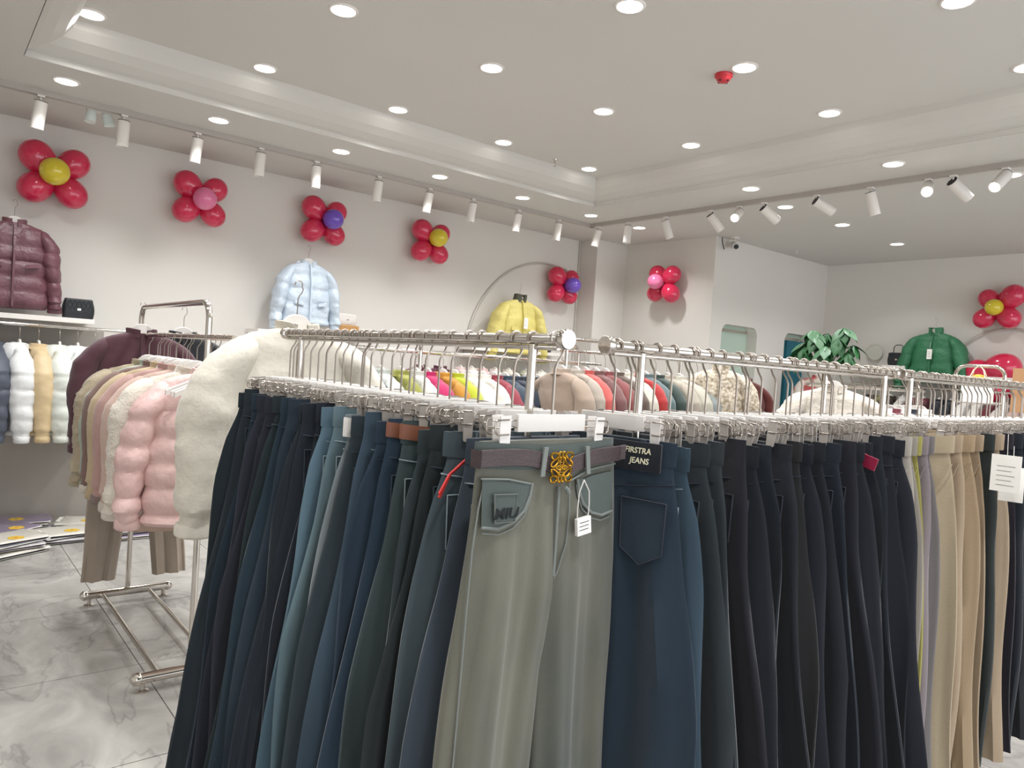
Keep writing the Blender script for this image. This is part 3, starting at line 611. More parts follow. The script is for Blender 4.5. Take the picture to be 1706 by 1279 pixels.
MB().tube([(-.118, -.023, -.078), (-.078, -.025, -.080), (-.080, -.025, -.122), (-.114, -.023, -.122)], .0011, 4, closed=True).build('pocket_stitching', M_bs, cp)
text_obj('MIU', .024, 'embroidery', mat('black_thread', '#14181b', .8), cp, (-.098, -.0262, -.116), (PI / 2, 0, -.05), .0006, .15)
surf_tube([(.008, -.075), (.006, -.12), (.004, -.18), (.002, -.22)], .0026, 'fly_edge', M_bs, .0); surf_tube([(.030, -.070), (.031, -.12), (.026, -.17), (.010, -.215), (.003, -.225)], .0012, 'fly_stitching', M_bs, .0)
for s in (-1, 1): surf_tube([(s * .128, -.058), (s * .136, -.10), (s * .142, -.16), (s * .1455, -.25), (s * .1485, -.40), (s * .153, -.60), (s * .158, -.80), (s * .162, -1.0)], .0013, 'side_seam', M_bs, -.002)
MB().tube([(.008, -.031, -.074), (.0125, -.0325, -.078), (.017, -.031, -.085)], .0035, 6).build('zip_pull', M_bs, bj)
tg = MB().tube([(.058, -.028, -.066), (.044, -.032, -.085), (.041, -.033, -.112), (.042, -.033, -.128)], .0011, 5).tube([(.058, -.028, -.066), (.068, -.032, -.085), (.069, -.033, -.108), (.068, -.033, -.126)], .0011, 5)
sec = thing('security_tag', 'small white security tag on a cord loop, hanging from the belted jeans', 'tag', (BX, BY, BZ - .165), .05)
tg.build('cord', M_white, sec); b_ = MB().obox((.055, -.035, -.141), (.0165, 0, .002), (0, .0035, 0), (-.002, 0, .0145)).build('label_block', M_tag, sec, False, .001)
pl = MB()
for q in range(3): pl.obox((.054, -.0388, -.134 - .0062 * q), (.011, 0, .0013), (0, .0002, 0), (0, 0, .0007))
pl.build('printed_lines', M_print, b_, False)
sec = thing('security_tag', 'white plastic loop tag on the blue jeans right of the belted pair', 'tag', (.99, .985, 1.19), -1.0)
MB().tube([(0, 0, .0), (-.014, 0, .025), (-.010, 0, .055), (0, 0, .066), (.011, 0, .055), (.012, 0, .025), (0, 0, 0)], .0012, 5).build('cord', M_white, sec); MB().obox((-.003, 0, -.006), (.010, 0, .004), (0, .005, 0), (-.003, 0, .006)).build('lock', M_white, sec, False, .001)
# ------------------------------------------------------------------ coats
CH_HOOK = MB().tube(hook_path(.105), .0019, 6).mesh('hook')
def arms_mesh():
    top, bot = [], []
    for k in range(25):
        x = -.185 + .37 * k / 24; a = abs(x)
        z = -.156 - .055 * ((a - .055) / .13) ** 1.1 if a > .055 else -.100 - .055 * (1 - math.sqrt(max(0, 1 - (a / .0565) ** 2.2)))
        top.append((x, z)); bot.append((x, z - (.05 if a < .05 else .022) if a >= .03 else -.155))
    mb = MB(); pts = top + bot[::-1]; n = len(top)
    rings = []
    for k in range(n):
        (x, z), (_, zb) = top[k], bot[k]; rings.append([(x, -.007, z - .003), (x, 0, z), (x, .007, z - .003), (x, .007, zb), (x, -.007, zb)])
    mb.loft(rings); return mb.mesh('hanger_arms')
ARMS = arms_mesh()
def coat_hanger(loc, rz, label, group):
    t = thing('coat_hanger', label, 'hanger', loc, rz, group)
    ob('hook', CH_HOOK, M_wire, t); ob('arms', ARMS, M_white, t); return t
def coat_meshes(seed, L=.62, quilt=0., band=.095, puff=1., fur=0., sl=.53, sang=.16, hood=False, hw=.215, wr=.006, collar=.026, slw=1., rows=44):
    rd = random.Random(seed); off = Vector((rd.uniform(0, 50), rd.uniform(0, 50), rd.uniform(0, 50))); D = {}
    def q(z, ph=0): return (1 + quilt * (abs(math.sin(PI * (z + ph) / band)) ** .55 - .62)) if quilt else 1.
    def disp(p, n):
        v = Vector(p); w = noise.noise(v * 9 + off) * wr * 1.2 + noise.noise(v * 26 + off) * wr * .5
        if fur: w += noise.noise(v * 95 + off) * fur
        return v + n * w
    W = [(-.150, .068), (-.158, .10), (-.178, .165), (-.205, hw * .93), (-.28, hw * .96), (-.45, hw), (-.15 - L, hw * 1.04)]
    T = [(-.150, .045), (-.17, .05), (-.22, .062 * puff), (-.36, .078 * puff), (-.15 - L, .082 * puff)]
    mb = MB(); N = 40; rings = []
    for i in range(rows + 1):
        z = -.150 - L * (i / rows) ** 1.15; s = q(z); w, t = interp(W, z) , interp(T, z); ring = []
        if i == rows: w *= .93; t *= .85
        for j in range(N):
            a = 2 * PI * j / N; c, sn = math.cos(a), math.sin(a)
            x = w * math.copysign(abs(c) ** .75, c) * (1 + (s - 1) * .35); y = t * math.copysign(abs(sn) ** .8, sn) * s
            if y < 0: y *= 1 - .18 * math.exp(-(x / .02) ** 2)
            ring.append(disp((x, y, z), Vector((c, sn, 0))))
        rings.append(ring)
    D['body'] = mb.loft(rings).mesh('coat_body')
    for side in (-1, 1):
        mb = MB(); rings = []; M = 22
        for i in range(rows):
            u = i / (rows - 1); ang = sang * (1 - u) + .05; d = u * sl
            x = side * (.165 + .055 * min(1, u * 5) + math.sin(sang) * d * (1 - .35 * u) + .01 * math.sin(5 * u + seed)); z = -.185 - .02 * min(1, u * 6) - d * math.cos(ang * .8)
            rx = (.05 + .012 * math.sin(PI * min(1, u * 1.4))) * slw * (1 if u < .93 else .8); ry = (.062 + .016 * math.sin(PI * min(1, u * 1.3))) * puff * slw * (1 if u < .93 else .78); s = q(-d, .03)
            if i < 5: e_ = math.sqrt(max(.02, 1 - (1 - (i + .3) / 5) ** 2)); rx *= e_; ry *= e_
            ring = []
            for j in range(M):
                a = 2 * PI * j / M; c, sn = math.cos(a), math.sin(a)
                ring.append(disp((x + rx * s * c, ry * s * sn - .012 * u, z), Vector((c, sn, 0))))
            rings.append(ring if side > 0 else ring[::-1])
        D['sleeve%d' % side] = mb.loft(rings).mesh('sleeve')
        e = rings[-1]; cx = sum(p[0] for p in e) / M; cy = sum(p[1] for p in e) / M; cz = e[0][2]
        D['cuff%d' % side] = MB().lathe([(.030, .012), (.044 * slw, .010), (.047 * slw, .0), (.047 * slw, -.026), (.040 * slw, -.033), (.028, -.03)], c=(cx, cy, cz), n=18).mesh('cuff')
        D['cuffpos%d' % side] = (cx, cy, cz)
    mb = MB(); rings = []
    for z, k in ((-.165, 1.12), (-.152, 1.0), (-.152 + collar * .55, 1.0), (-.152 + collar, .98), (-.150 + collar, .90), (-.16 + collar * .5, .86), (-.162, .9)):
        ring = []
        for j in range(30):
            a = -PI / 2 + .22 + (2 * PI - .44) * j / 29; ring.append(disp((.074 * k * math.cos(a), .055 * k * math.sin(a) - .01 * (z + .152) / .05, z - .012 * (1 if math.sin(a) < 0 else 0) * (1 - abs(math.cos(a)))), Vector((math.cos(a), math.sin(a), 0))))
        rings.append(ring)
    D['collar'] = mb.loft(rings, False, False, False).mesh('collar')
    if hood:
        mb = MB(); rings = []
        for i in range(15):
            u = i / 14; z = -.13 - .19 * u; w = .085 + .045 * math.sin(PI * u); yy = .05 + .075 * math.sin(PI * min(1, u * 1.05)); ring = []
            for j in range(24):
                a = 2 * PI * j / 24; ring.append(disp((w * math.cos(a), .035 + yy * .75 * math.sin(a) * (1 if math.sin(a) > 0 else .35), z), Vector((math.cos(a), math.sin(a), 0))))
            rings.append(ring)
        D['hood'] = mb.loft(rings).mesh('hood')
    z0, z1 = -.165, -.14 - L
    D['zip'] = MB().loft([[(-.007, -(.055 + .036 * min(1, k / 4)) * puff - .002, z0 + (z1 - z0) * k / 12), (.007, -(.055 + .036 * min(1, k / 4)) * puff - .002, z0 + (z1 - z0) * k / 12), (.007, -.02, z0 + (z1 - z0) * k / 12), (-.007, -.02, z0 + (z1 - z0) * k / 12)] for k in range(13)]).mesh('zip_placket')
    D['L'] = L; D['puff'] = puff
    return D
CS = {}
def style(name, **kw):
    if name not in CS: CS[name] = coat_meshes(len(CS) * 7 + 3, **kw)
    return CS[name]
style('puffer', L=.60, quilt=.17, band=.105, puff=1.25, wr=.011, collar=.03, sang=.10)
style('puffer_hood', L=.56, quilt=.14, band=.13, puff=1.2, hood=True, wr=.012)
style('puffer_arm', L=.60, quilt=.24, band=.10, puff=1.25, wr=.010, sang=.14)
style('cream', L=.74, puff=.95, wr=.013, slw=1.35, sl=.58, sang=.20)
style('plain', L=.66, puff=.85, wr=.006, slw=.95)
style('wool', L=.70, puff=.95, wr=.004, fur=.0025, slw=1.0)
style('fur', L=.62, puff=1.25, wr=.006, fur=.012, slw=1.15)
style('long', L=.80, puff=.9, wr=.005, slw=1.05, sl=.58)
style('knit', L=.58, puff=.8, wr=.006, fur=.003, slw=.95)
style('cropped', L=.54, quilt=.10, band=.16, puff=1.1, wr=.011, collar=.06, sang=.30, slw=1.15)
style('slim_side', L=.58, quilt=.15, band=.10, puff=1.0, wr=.012, sang=.02, hood=True, sl=.55)
style('slim_plain', L=.58, puff=.9, wr=.007, sang=.02, sl=.55)
ncoat = [0]
def coat(sty, loc, rz, m, label, group=None, cuff=None, zipm=None, hanger_label=None, sc_=1., hang=True, name='winter_coat', cat='coat', collar=None):
    D = CS[sty]; ncoat[0] += 1
    t = thing(name, label, cat, loc, rz, group); t.scale = (sc_,) * 3
    ob('coat_body', D['body'], m, t)
    for s in (-1, 1):
        sl = ob('sleeve', D['sleeve%d' % s], m, t); ob('cuff', D['cuff%d' % s], cuff or m, sl)
    ob('collar', D['collar'], collar or m, t)
    if 'hood' in D: ob('hood', D['hood'], m, t)
    ob('zip_placket', D['zip'], zipm or m, t)
    if hang:
        h = coat_hanger(loc, rz, hanger_label or ('white hanger inside the ' + label), 'white coat hangers'); h.scale = (sc_,) * 3
    return t
def fab(n, c, k=1.08, sheen=.2, bump=.2, bs=180, rough=.8):
    c = shade(c, .88); return mat('fabric_' + n, c, rough, col2=shade(c, k), nscale=6, bump=bump, bscale=bs, sheen=sheen, spec=.3)
M_puffb = mat('nylon_burgundy', '#65414a', .42, col2='#704850', nscale=5, bump=.6, bscale=35)
M_blue = mat('nylon_pale_blue', '#b9c6d3', .42, col2='#c6d1dc', nscale=5, bump=.6, bscale=35)
M_yel = mat('cloth_lemon', '#cdbf6c', .62, col2='#d4c87c', nscale=5, bump=.5, bscale=40)
M_grn = mat('nylon_green', '#2c6b49', .5, col2='#377853', nscale=5, bump=.7, bscale=35)
def pockets(t, D, m, zs=-.45):
    for s in (-1, 1): MB().obox((s * .11, -(.088) * D['puff'] - .001, zs), (.042, s * .006, s * .008), (0, .006, 0), (0, 0, .016)).build('pocket_flap', m, t, False, .003)
def on_coat_tag(t, z, m=M_tag, y=-.12):
    MB().tube([(.0, y + .01, z + .11), (.004, y, z + .03)], .0008, 4).build('tag_string', M_tag, t); MB().box(-.022, y - .001, z - .075, .028, y, z + .03).build('price_card', m, t, False)
    pr = MB()
    for q in range(4): pr.box(-.014, y - .0018, z - .05 + .017 * q, .018 - .006 * (q % 2), y - .001, z - .047 + .017 * q)
    pr.build('printed_lines', M_print, t, False)
t = coat('puffer', (.50, 6.10, 2.29), 0, M_puffb, 'burgundy quilted puffer jacket with stand collar on the left wall shelf', sc_=.97, name='puffer_jacket', cat='jacket', hanger_label='white hanger in the burgundy quilted puffer jacket, far left'); pockets(t, CS['puffer'], M_puffb)
t = coat('puffer_hood', (2.62, 6.10, 2.30), 0, M_blue, 'pale blue hooded puffer jacket displayed on the left wall', sc_=.95, name='puffer_jacket', cat='jacket', hanger_label='white hanger in the pale blue puffer jacket'); pockets(t, CS['puffer_hood'], M_blue, -.52)
t = coat('cropped', (5.03, 6.12, 2.26), 0, M_yel, 'lemon yellow jacket with dark collar lining under the wall arch', sc_=1.08, name='field_jacket', cat='jacket', hanger_label='white hanger in the lemon yellow jacket', collar=mat('collar_dark', '#4a4a3c', .6)); pockets(t, CS['cropped'], M_yel); on_coat_tag(t, -.36)
t = coat('cropped', (8.84, 3.40, 2.22), -PI / 2, M_grn, 'green stand-collar short jacket with white tag on the far right wall', sc_=1.05, name='short_jacket', cat='jacket', hanger_label='white hanger in the green jacket'); on_coat_tag(t, -.36)
wb = MB()
for k in range(14): wb.obox((-.19 + .029 * k, -.098, -.56 - .012 * (k % 3)), (.003, 0, .002 * (k % 2)), (0, .004, 0), (0, 0, .035))
wb.build('gathered_waist', M_grn, t, True)
# coat rack, far to near
GC = 'pale winter coats on the arched coat rack'
M_mar = fab('maroon', '#54343d', 1.1); M_blk = fab('black', '#2b2c30'); M_cuffw = fab('white_fleece', '#dcd3c6', bump=.6, bs=120)
coat('plain', (.915, 4.19, 1.585), -.05, M_mar, 'wide maroon coat at the far end of the arched coat rack', GC)
coat('plain', (1.17, 4.38, 1.59), -.1, M_blk, 'black coat with a white hanger behind the arched coat rack', None)
cr = [('fur', 4.06, '#b5a78c', 'beige shaggy fur coat', None), ('plain', 3.95, '#a9b5a8', 'pale mint coat', None), ('wool', 3.85, '#80645b', 'brown suede coat with cream cuffs', M_cuffw), ('wool', 3.72, '#c3ad8c', 'sand beige coat', None),
      ('wool', 3.58, '#bb968f', 'dusty pink coat with fleece cuffs', fab('taupe_fur', '#8e7a74', bump=.6)), ('wool', 3.42, '#cdb0a2', 'peach coat with white fleece cuffs', M_cuffw), ('fur', 3.24, '#e6ddcf', 'ivory teddy coat', None), ('puffer_arm', 3.06, '#dfbdb8', 'pale pink puffer coat', None)]
for k, (st, y, c, w, cf) in enumerate(cr):
    m = mat('nylon_pink', '#d3b0ac', .5, col2='#dabbb6', nscale=4, bump=.6, bscale=30) if st == 'puffer_arm' else fab('rack%d' % k, c, bump=.5 if st == 'fur' else .2, bs=110 if st == 'fur' else 200)
    coat(st, (.93 + random.uniform(-.01, .01), y, 1.43), random.uniform(-.05, .05) - .26, m, '%s on the arched coat rack, %s from the far end' % (w, ORD[k + 1]), GC, cuff=cf, hanger_label='white hanger in the %s, %s on the arched rack' % (w, ORD[k + 1]))
for k, y in enumerate([2.87, 2.90, 3.0, 3.13, 3.26, 3.37, 3.47, 3.57, 3.68, 3.79]):
    coat_hanger((.93, y, 1.43), random.uniform(-.1, .1), 'spare white coat hanger between the pale coats, %s from the near end' % ORD[k + 1], 'spare hangers on the arched coat rack')
# cream coat at the near end, hanging from its own tall hook
coat('cream', (.985, 2.36, 1.62), -.05, fab('cream', '#e6dfd0', bump=.25, bs=60), 'large cream coat with a wide sleeve at the left end of the blue jeans', None, sc_=1.0, hanger_label='tall-hooked white hanger in the large cream coat', collar=fab('cream_fur', '#ddd5c4', bump=.7, bs=100))
pm = fab('beige_trouser', '#a8998a')
t = thing('wide_trousers', 'beige wide-leg trousers hanging low behind the pink coats', 'trousers', (.95, 4.24, 1.24), 0)
trouser_mb(77, waist=.15, hips=.19, mid=.22, hem=.255, L=1.10, gap=.07, thick=.025, fold=.012).build('trouser_body', pm, t); waist_mb(.152, th=.012).build('waistband', pm, t)
trouser_hanger((.95, 4.24, 1.43), 0, 'white clip hanger of the beige wide-leg trousers', 'hangers at the back of the coat rack')
# left wall rail
GW = 'coats side-on along the left wall rail'
lw = [('slim_plain', .30, '#3a3f4a', 'dark navy coat'), ('slim_side', .42, '#4a4f5b', 'slate puffer'), ('slim_side', .555, '#d5d6d6', 'white puffer'), ('slim_plain', .665, '#c7b08a', 'camel coat'), ('slim_side', .79, '#c9ccc5', 'pale grey green puffer'), ('slim_side', .90, '#d2d2d1', 'off-white puffer'), ('slim_side', 1.01, '#cfd2ce', 'light grey puffer')]
for k, (st, x, c, w) in enumerate(lw):
    m = mat('rail_nylon%d' % k, c, .5, col2=shade(c, 1.06), nscale=5, bump=.2, bscale=40)
    coat(st, (x, 6.02, 1.455), PI / 2 + random.uniform(-.05, .05), m, '%s seen side-on along the left wall, %s from the left' % (w, ORD[k + 1]), GW, hanger_label='white hanger in the %s at the left wall, %s from left' % (w, ORD[k + 1]))
lw2 = [(3.75, '#6d4148', 'mauve puffer', 'puffer', 0.2), (3.98, '#5e3440', 'maroon puffer', 'puffer', -.1), (4.22, '#dcc3bf', 'blush coat', 'wool', 1.5), (4.36, '#e4dbd2', 'cream coat', 'plain', 1.5), (4.50, '#dbb9b4', 'rose coat', 'wool', 1.55), (4.66, '#e9ddd6', 'white coat', 'plain', 1.5), (4.84, '#d8cfc3', 'oat coat', 'knit', 1.6), (5.08, '#c7cab2', 'pale sage coat', 'plain', 1.5), (5.3, '#efe9df', 'bright white coat', 'wool', 1.55), (5.52, '#353632', 'black coat', 'plain', 1.6)]
for k, (x, c, w, st, rz) in enumerate(lw2):
    coat(st, (x, 6.0, 1.455), rz, fab('rail2_%d' % k, c), '%s on the left wall rail behind the middle rack, %s along' % (w, ORD[k + 1]), 'coats at the back of the left wall rail', hanger_label='white hanger in the %s, %s behind the middle rack' % (w, ORD[k + 1]), sc_=.92)
# rack behind the left jeans (Y=4.0)
mr = [(2.10, '#2b2b2b', 'black'), (2.22, '#b9bdb8', 'mint grey'), (2.36, '#8b8b3e', 'olive lime'), (2.47, '#c2bfb8', 'stone'), (2.56, '#b01a57', 'magenta'), (2.68, '#b5802a', 'orange'), (2.77, '#a8ad22', 'lime yellow'), (2.89, '#ddd7cf', 'white'), (3.0, '#d6d0c6', 'ivory'), (3.1, '#8a3440', 'wine red'), (3.2, '#2f3d4a', 'steel navy'), (3.3, '#2a3140', 'dark navy'), (3.4, '#24343f', 'petrol'), (3.5, '#253138', 'blue black'), (3.62, '#d5d1cb', 'light grey'), (3.76, '#9c9c72', 'sage olive'), (3.9, '#a08f72', 'fawn'), (4.02, '#b3a190', 'beige')]
for k, (x, c, w) in enumerate(mr):
    coat(('plain', 'wool', 'knit')[k % 3], (x, 4.0, 1.445), PI / 2 + random.uniform(-.08, .08), fab('mid%d' % k, c, sheen=.2), '%s garment on the rack behind the left jeans, %s along' % (w, ORD[k + 1]), 'bright and dark garments on the middle rack', hanger_label='white hanger in the %s garment, %s behind left jeans' % (w, ORD[k + 1]), name='jacket', cat='jacket')
# mid-floor rack (Y=3.6)
m2 = [(3.36, '#a08d7e', 'taupe', 'wool'), (3.49, '#a79c90', 'speckled grey knit', 'knit'), (3.58, '#b5534e', 'coral red', 'plain'), (3.68, '#6f4a48', 'red brown', 'plain'), (3.78, '#7c403f', 'brick', 'wool'), (3.88, '#5a4c44', 'dark brown', 'plain'), (4.0, '#c6c0b2', 'cream', 'wool'), (4.1, '#a8302f', 'red trimmed', 'knit'), (4.2, '#57686b', 'teal denim', 'plain'), (4.33, '#33403c', 'forest green', 'plain'), (4.46, '#a39a8c', 'putty', 'wool'), (4.60, '#b5b1a2', 'sage beige', 'wool'), (4.74, '#8f9594', 'blue grey', 'plain'), (4.84, '#a9ab9c', 'pale sage hooded', 'knit')]
for k, (x, c, w, st) in enumerate(m2):
    coat(st, (x, 3.6, 1.52), PI / 2 + random.uniform(-.1, .1), fab('midb%d' % k, c, sheen=.2), '%s coat on the mid-floor rack, %s from its left end' % (w, ORD[k + 1]), 'coats on the mid-floor rack', hanger_label='white hanger in the %s coat, %s on mid-floor rack' % (w, ORD[k + 1]))
M_pat = mat('speckled_jacquard', '#d9cfbf', .8, col2='#8f806a', nscale=42, nmix=.3, bump=.4, bscale=60)
coat('cropped', (4.80, 3.36, 1.60), math.radians(-54), M_pat, 'cream and brown speckled jacket facing the camera beside the white wall corner', sc_=.9, name='patterned_jacket', cat='jacket', hanger_label='white hanger in the speckled jacket', cuff=M_cuffw)
coat('plain', (5.12, 3.36, 1.54), math.radians(-20), fab('oxblood', '#5c2520'), 'oxblood coat half hidden behind the speckled jacket', hanger_label='white hanger in the oxblood coat')
# rack behind the right trousers (Y=2.2)
m3 = [(4.34, '#c9c0b2', 'ivory wool', 'wool'), (4.55, '#cfc8bd', 'off-white', 'plain'), (4.70, '#4d4032', 'dark brown', 'wool'), (4.82, '#95906c', 'olive', 'plain'), (4.94, '#e4dfd8', 'white shirt-like', 'knit'), (5.06, '#6c3039', 'burgundy', 'plain'), (5.2, '#e2ded8', 'white', 'plain'), (5.32, '#23262f', 'ink navy', 'plain'), (5.44, '#e8e4de', 'bright white', 'knit'), (5.56, '#ece6dd', 'dotted white', 'plain')]
for k, (x, c, w, st) in enumerate(m3):
    coat(st, (x, 2.2, 1.40), PI / 2 + random.uniform(-.1, .1) - (.6 if k == 0 else 0), fab('rr%d' % k, c, sheen=.2), '%s garment on the rack behind the right trousers, %s along' % (w, ORD[k + 1]), 'garments behind the right trousers', hanger_label='white hanger in the %s garment, %s behind right trousers' % (w, ORD[k + 1]), name='jacket', cat='jacket')
coat('fur', (4.30, 2.2, 1.532), math.radians(-50), fab('white_teddy', '#d8cfc3', bump=.5, bs=90), 'big off-white teddy coat facing the camera below the plant', sc_=1.0, hanger_label='white hanger in the big off-white teddy coat')
# far right wall rail
m4 = [(3.98, '#3a2f2a', 'espresso'), (3.86, '#8f8b62', 'khaki'), (3.76, '#3c3026', 'dark brown'), (3.62, '#dcd8d2', 'white'), (3.50, '#6a2c36', 'garnet'), (3.40, '#7a3a40', 'wine'), (3.24, '#22252f', 'navy'), (3.12, '#2a2c33', 'charcoal'), (2.98, '#efece6', 'white'), (2.86, '#ece7df', 'polka white'), (2.74, '#6b1f30', 'crimson'), (2.62, '#e6ddd6', 'cream'), (2.5, '#d9b9b0', 'blush'), (2.38, '#efece8', 'chalk'), (2.26, '#2b2b30', 'black')]
for k, (y, c, w) in enumerate(m4):
    coat(('plain', 'knit', 'wool')[k % 3], (8.68, y, 1.44), random.uniform(-.1, .1), fab('fr%d' % k, c, sheen=.2), '%s garment on the far right wall rail, %s from the left' % (w, ORD[k + 1]), 'garments on the far right wall rail', hanger_label='white hanger in the %s garment, %s on far right rail' % (w, ORD[k + 1]), sc_=.9, name='jacket', cat='jacket')
# ------------------------------------------------------------------ bags
def handbag(name, label, loc, rz, w, d, h, m, handle=.06, quilt=True, chain=False):
    t = thing(name, label, 'bag', loc, rz)
    mb = MB(); rings = []
    for i in range(9):
        u = i / 8; k = 1 - .10 * u; b = .012 * math.sin(PI * u)
        rings.append([((w / 2 * k + b) * math.copysign(abs(math.cos(a)) ** .35, math.cos(a)), (d / 2 * (1 - .25 * u) + b) * math.copysign(abs(math.sin(a)) ** .35, math.sin(a)), h * u) for a in [2 * PI * j / 28 for j in range(28)]])
    mb.loft(rings).build('bag_body', m, t)
    MB().box(-w * .46, -d / 2 - .008, h * .42, w * .46, -d / 2 + .004, h * .96).build('flap', m, t, False, .004)
    MB().box(-.012, -d / 2 - .013, h * .40, .012, -d / 2 - .007, h * .52).build('clasp', M_chrome, t, False, .002)
    if handle: MB().tube([(-w * .28, 0, h * .97), (-w * .27, 0, h + handle * .7), (-w * .15, 0, h + handle), (w * .15, 0, h + handle), (w * .27, 0, h + handle * .7), (w * .28, 0, h * .97)], .005, 8).build('handle', m, t)
    if quilt:
        q = MB(); s = w * .9 / 6
        for k in range(6):
            x = -w * .45 + s * k; q.tube([(x, -d / 2 - .009, h * .45), (x + s, -d / 2 - .009, h * .9)], .0013, 4).tube([(x + s, -d / 2 - .009, h * .45), (x, -d / 2 - .009, h * .9)], .0013, 4)
        q.build('quilting', m if not chain else M_chrome, t)
    return t
handbag('shoulder_bag', 'black quilted shoulder bag beside the burgundy puffer jacket', (.915, 6.17, 1.525), 0, .19, .07, .145, M_dark, 0, True)
handbag('shoulder_bag', 'cream white flap bag on top of a tan woven pouch', (3.02, 6.15, 1.665), .1, .20, .07, .095, M_white, 0, False)
handbag('woven_pouch', 'tan woven pouch under the cream bag on the wall shelf', (3.02, 6.14, 1.56), .1, .25, .09, .10, mat('tan_weave', '#b98d57', .6, bump=.5, bscale=90), 0, True)
handbag('shoulder_bag', 'black bag half hidden left of the yellow jacket', (4.62, 6.14, 1.56), 0, .24, .08, .10, mat('brown_black_leather', '#2e2523', .4), 0, False)
handbag('shoulder_bag', 'black rounded bag right of the yellow jacket', (5.42, 6.14, 1.56), .2, .24, .09, .13, M_dark, 0, False)
handbag('handbag', 'small black top-handle bag left of the green jacket', (8.84, 3.78, 1.68), -PI / 2, .20, .08, .15, M_dark, .09, True)
tag(MB().box(8.74, 3.66, 1.60, 8.94, 3.92, 1.68).build('display_block', M_shelf, smooth=False, bevel=.003), 'white display block under the small black handbag', 'block')
t = thing('paper_bag', 'small white paper bag with rope handles hanging on the small arch rack', 'bag', (5.60, 1.86, 1.47), -PI / 2 + .1)
MB().loft([[(-.09, -.03, -.12), (.09, -.03, -.12), (.09, .03, -.12), (-.09, .03, -.12)], [(-.09, -.035, .04), (.09, -.035, .04), (.09, .035, .04), (-.09, .035, .04)]], True, False).build('bag_body', M_tag, t, False)
for s in (-1, 1): MB().tube([(-.05, s * .035, .03), (-.03, s * .01, .10), (0, 0, .135), (.03, s * .01, .10), (.05, s * .035, .03)], .003, 6).build('handle', M_cream, t)
MB().ball((0, 0, .045), .04, 8, (1.1, .6, .7)).build('yellow_content', mat('mustard', '#d69a1e', .5), t)
tag(MB().box(5.80, 1.52, 1.30, 5.83, 1.72, 1.60).build('kraft_board', mat('kraft', '#b58a63', .7), smooth=False), 'tan kraft board leaning at the right edge beside the arch rack', 'board')
# ------------------------------------------------------------------ potted plant with big hand-shaped leaves
def leaflet(L, w):
    mb = MB(); rings = []
    for i in range(11):
        u = i / 10; ww = w * math.sin(PI * min(.999, u ** .8)) + .001; x = L * u; z = -.28 * L * u * u
        rings.append([(x, -ww, z + .014 * ww / w * 0 - .10 * ww), (x, -ww * .5, z + .03 * ww), (x, 0, z - .12 * ww), (x, ww * .5, z + .03 * ww), (x, ww, z - .10 * ww)])
    mb.loft(rings, False, False, False); return mb
LEAF = leaflet(.115, .028).mesh('leaflet'); LEAF2 = leaflet(.135, .036).mesh('leaflet')
M_leaf = mat('leaf_green', '#1d4a27', .42, col2='#2b5f33', nscale=14, bump=.2, bscale=60); M_trunk = mat('trunk', '#6a5a42', .8)
PX, PY = 4.86, 2.55
pl = thing('potted_plant', 'potted plant with big hand-shaped green leaves behind the right trousers', 'plant', (PX, PY, 0))
MB().lathe([(0, 0), (.13, 0), (.17, .30), (.18, .31), (.16, .31), (.15, .27), (0, .27)], n=28).build('pot', M_white, pl)
MB().tube([(0, 0, .27), (.01, .01, .8), (-.01, 0, 1.3), (.0, .01, 1.62)], [.03, .024, .018, .012], 10).build('trunk', M_trunk, pl)
rd = random.Random(5)
for (dx, dy, dz, big, az) in [(.03, -.09, 1.795, 1, 0), (-.03, .10, 1.775, 1, 1), (.05, .03, 1.76, 0, 2), (-.07, .05, 1.73, 1, .5), (.04, .13, 1.71, 0, 2.6), (-.05, -.10, 1.72, 1, 3.3), (.0, .17, 1.69, 0, 4.1), (.05, -.16, 1.68, 0, 5.0), (-.09, .12, 1.65, 1, 1.7), (-.10, -.04, 1.66, 1, .9), (-.04, -.17, 1.62, 1, 2.2), (-.06, .20, 1.60, 1, 3.0)]:
    hub = MB().tube([(0, 0, 1.5), (dx * .5, dy * .5, (1.55 + dz) / 2 + .03), (dx, dy, dz)], .004, 6).build('leaf_stalk', M_leaf, pl)
    for q in range(7):
        a = az + 2 * PI * q / 7; o = ob('leaflet', LEAF2 if big else LEAF, M_leaf, hub); o.location = (dx, dy, dz); o.rotation_euler = (rd.uniform(-.3, .3), rd.uniform(.35, 1.1), a)
tag(MB().lathe([(0, 0), (.09, 0), (.09, .012), (0, .012)], c=(8.96, 4.10, 1.83), ax=(-1, 0, 0), n=36).build('round_plaque', mat('pale_disc', '#c8c8bd', .4)), 'pale round disc on the wall right of the plant', 'disc')
# garment seen through the second opening
coat('knit', (7.95, 4.25, 1.62), -.9, mat('print_knit', '#cfc6bb', .8, col2='#a34a48', nscale=5, nmix=.1), 'light printed sweatshirt with red patch in front of the teal panel', hanger_label='white hanger in the printed sweatshirt', sc_=.9)
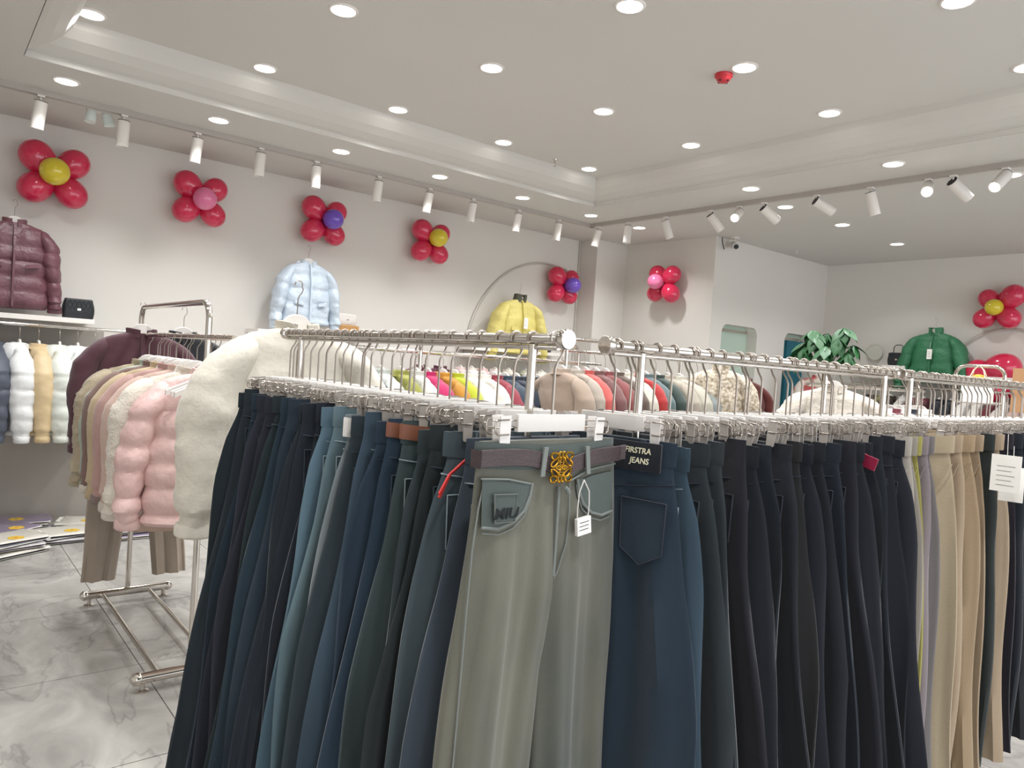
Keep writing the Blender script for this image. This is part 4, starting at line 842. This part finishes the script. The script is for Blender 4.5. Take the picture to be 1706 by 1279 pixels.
# ------------------------------------------------------------------ flat garment packs on the floor by the left wall
M_pack = [mat('film_grey', '#a5a1a5', .25, coat=.5), mat('film_purple', '#7c7186', .28, coat=.5), mat('film_clear', '#d2cdc2', .22, coat=.5), mat('film_dark', '#54525a', .28, coat=.5)]
M_flow = [mat('flower_yellow', '#cfa93a', .5), mat('flower_orange', '#c47a4a', .5), mat('leaf_print', '#7f8c5a', .5)]
rd = random.Random(9); stacks = [(.50, 5.55, .5), (.50, 5.82, .45), (.86, 5.78, .05), (.60, 6.08, .1), (1.02, 6.05, -.1), (1.18, 5.72, .05), (1.42, 5.95, .0)]
cnt = 0
for si, (x, y, rz) in enumerate(stacks):
    for k in range(6 if si in (0, 1, 3) else 4):
        cnt += 1; a = rz + rd.uniform(-.25, .25); h = .014; z = .001 + k * (h + .004)
        t = thing('garment_pack', 'flat film-wrapped garment pack by the left wall, %s layer of the %s pile' % (['bottom', 'second', 'third', 'fourth', 'fifth', 'sixth'][k], ORD[si + 1]), 'package', (x + rd.uniform(-.02, .02), y + rd.uniform(-.02, .02), z), a, 'film-wrapped packs piled on the floor')
        w, d = .19, .135; rings = []
        for i in range(7):
            u = i / 6; kk = (.80, .94, .99, 1, .99, .94, .80)[i]
            rings.append([(w * kk * math.copysign(abs(math.cos(b)) ** .3, math.cos(b)), d * kk * math.copysign(abs(math.sin(b)) ** .3, math.sin(b)), h * u + (.003 * math.sin(7 * b) if 0 < i < 6 else 0)) for b in [2 * PI * j / 32 for j in range(32)]])
        MB().loft(rings).build('film_sleeve', M_pack[(cnt * 7 + si) % 4], t)
        MB().box(-w * .93, -d * .5, h + .0004, -w * .80, d * .6, h + .0016).build('paper_strip', M_tag, t, False); MB().box(-w * .9, -d - .004, .004, w * .9, -d + .02, .0065).build('white_edge', M_tag, t, False)
        f = MB(); cxx, cyy = rd.uniform(-.05, .07), rd.uniform(-.08, -.03)
        for q in range(6): f.lathe([(0, 0), (.021, 0), (.021, .0012), (0, .0014)], c=(cxx + .027 * math.cos(q * 1.05), cyy + .027 * math.sin(q * 1.05), h + .0006), n=10)
        f.build('flower_print', M_flow[cnt % 2], t)
        MB().lathe([(0, 0), (.009, 0), (.009, .002), (0, .002)], c=(cxx, cyy, h + .0012), n=10).build('flower_heart', M_flow[(cnt + 1) % 3], t)
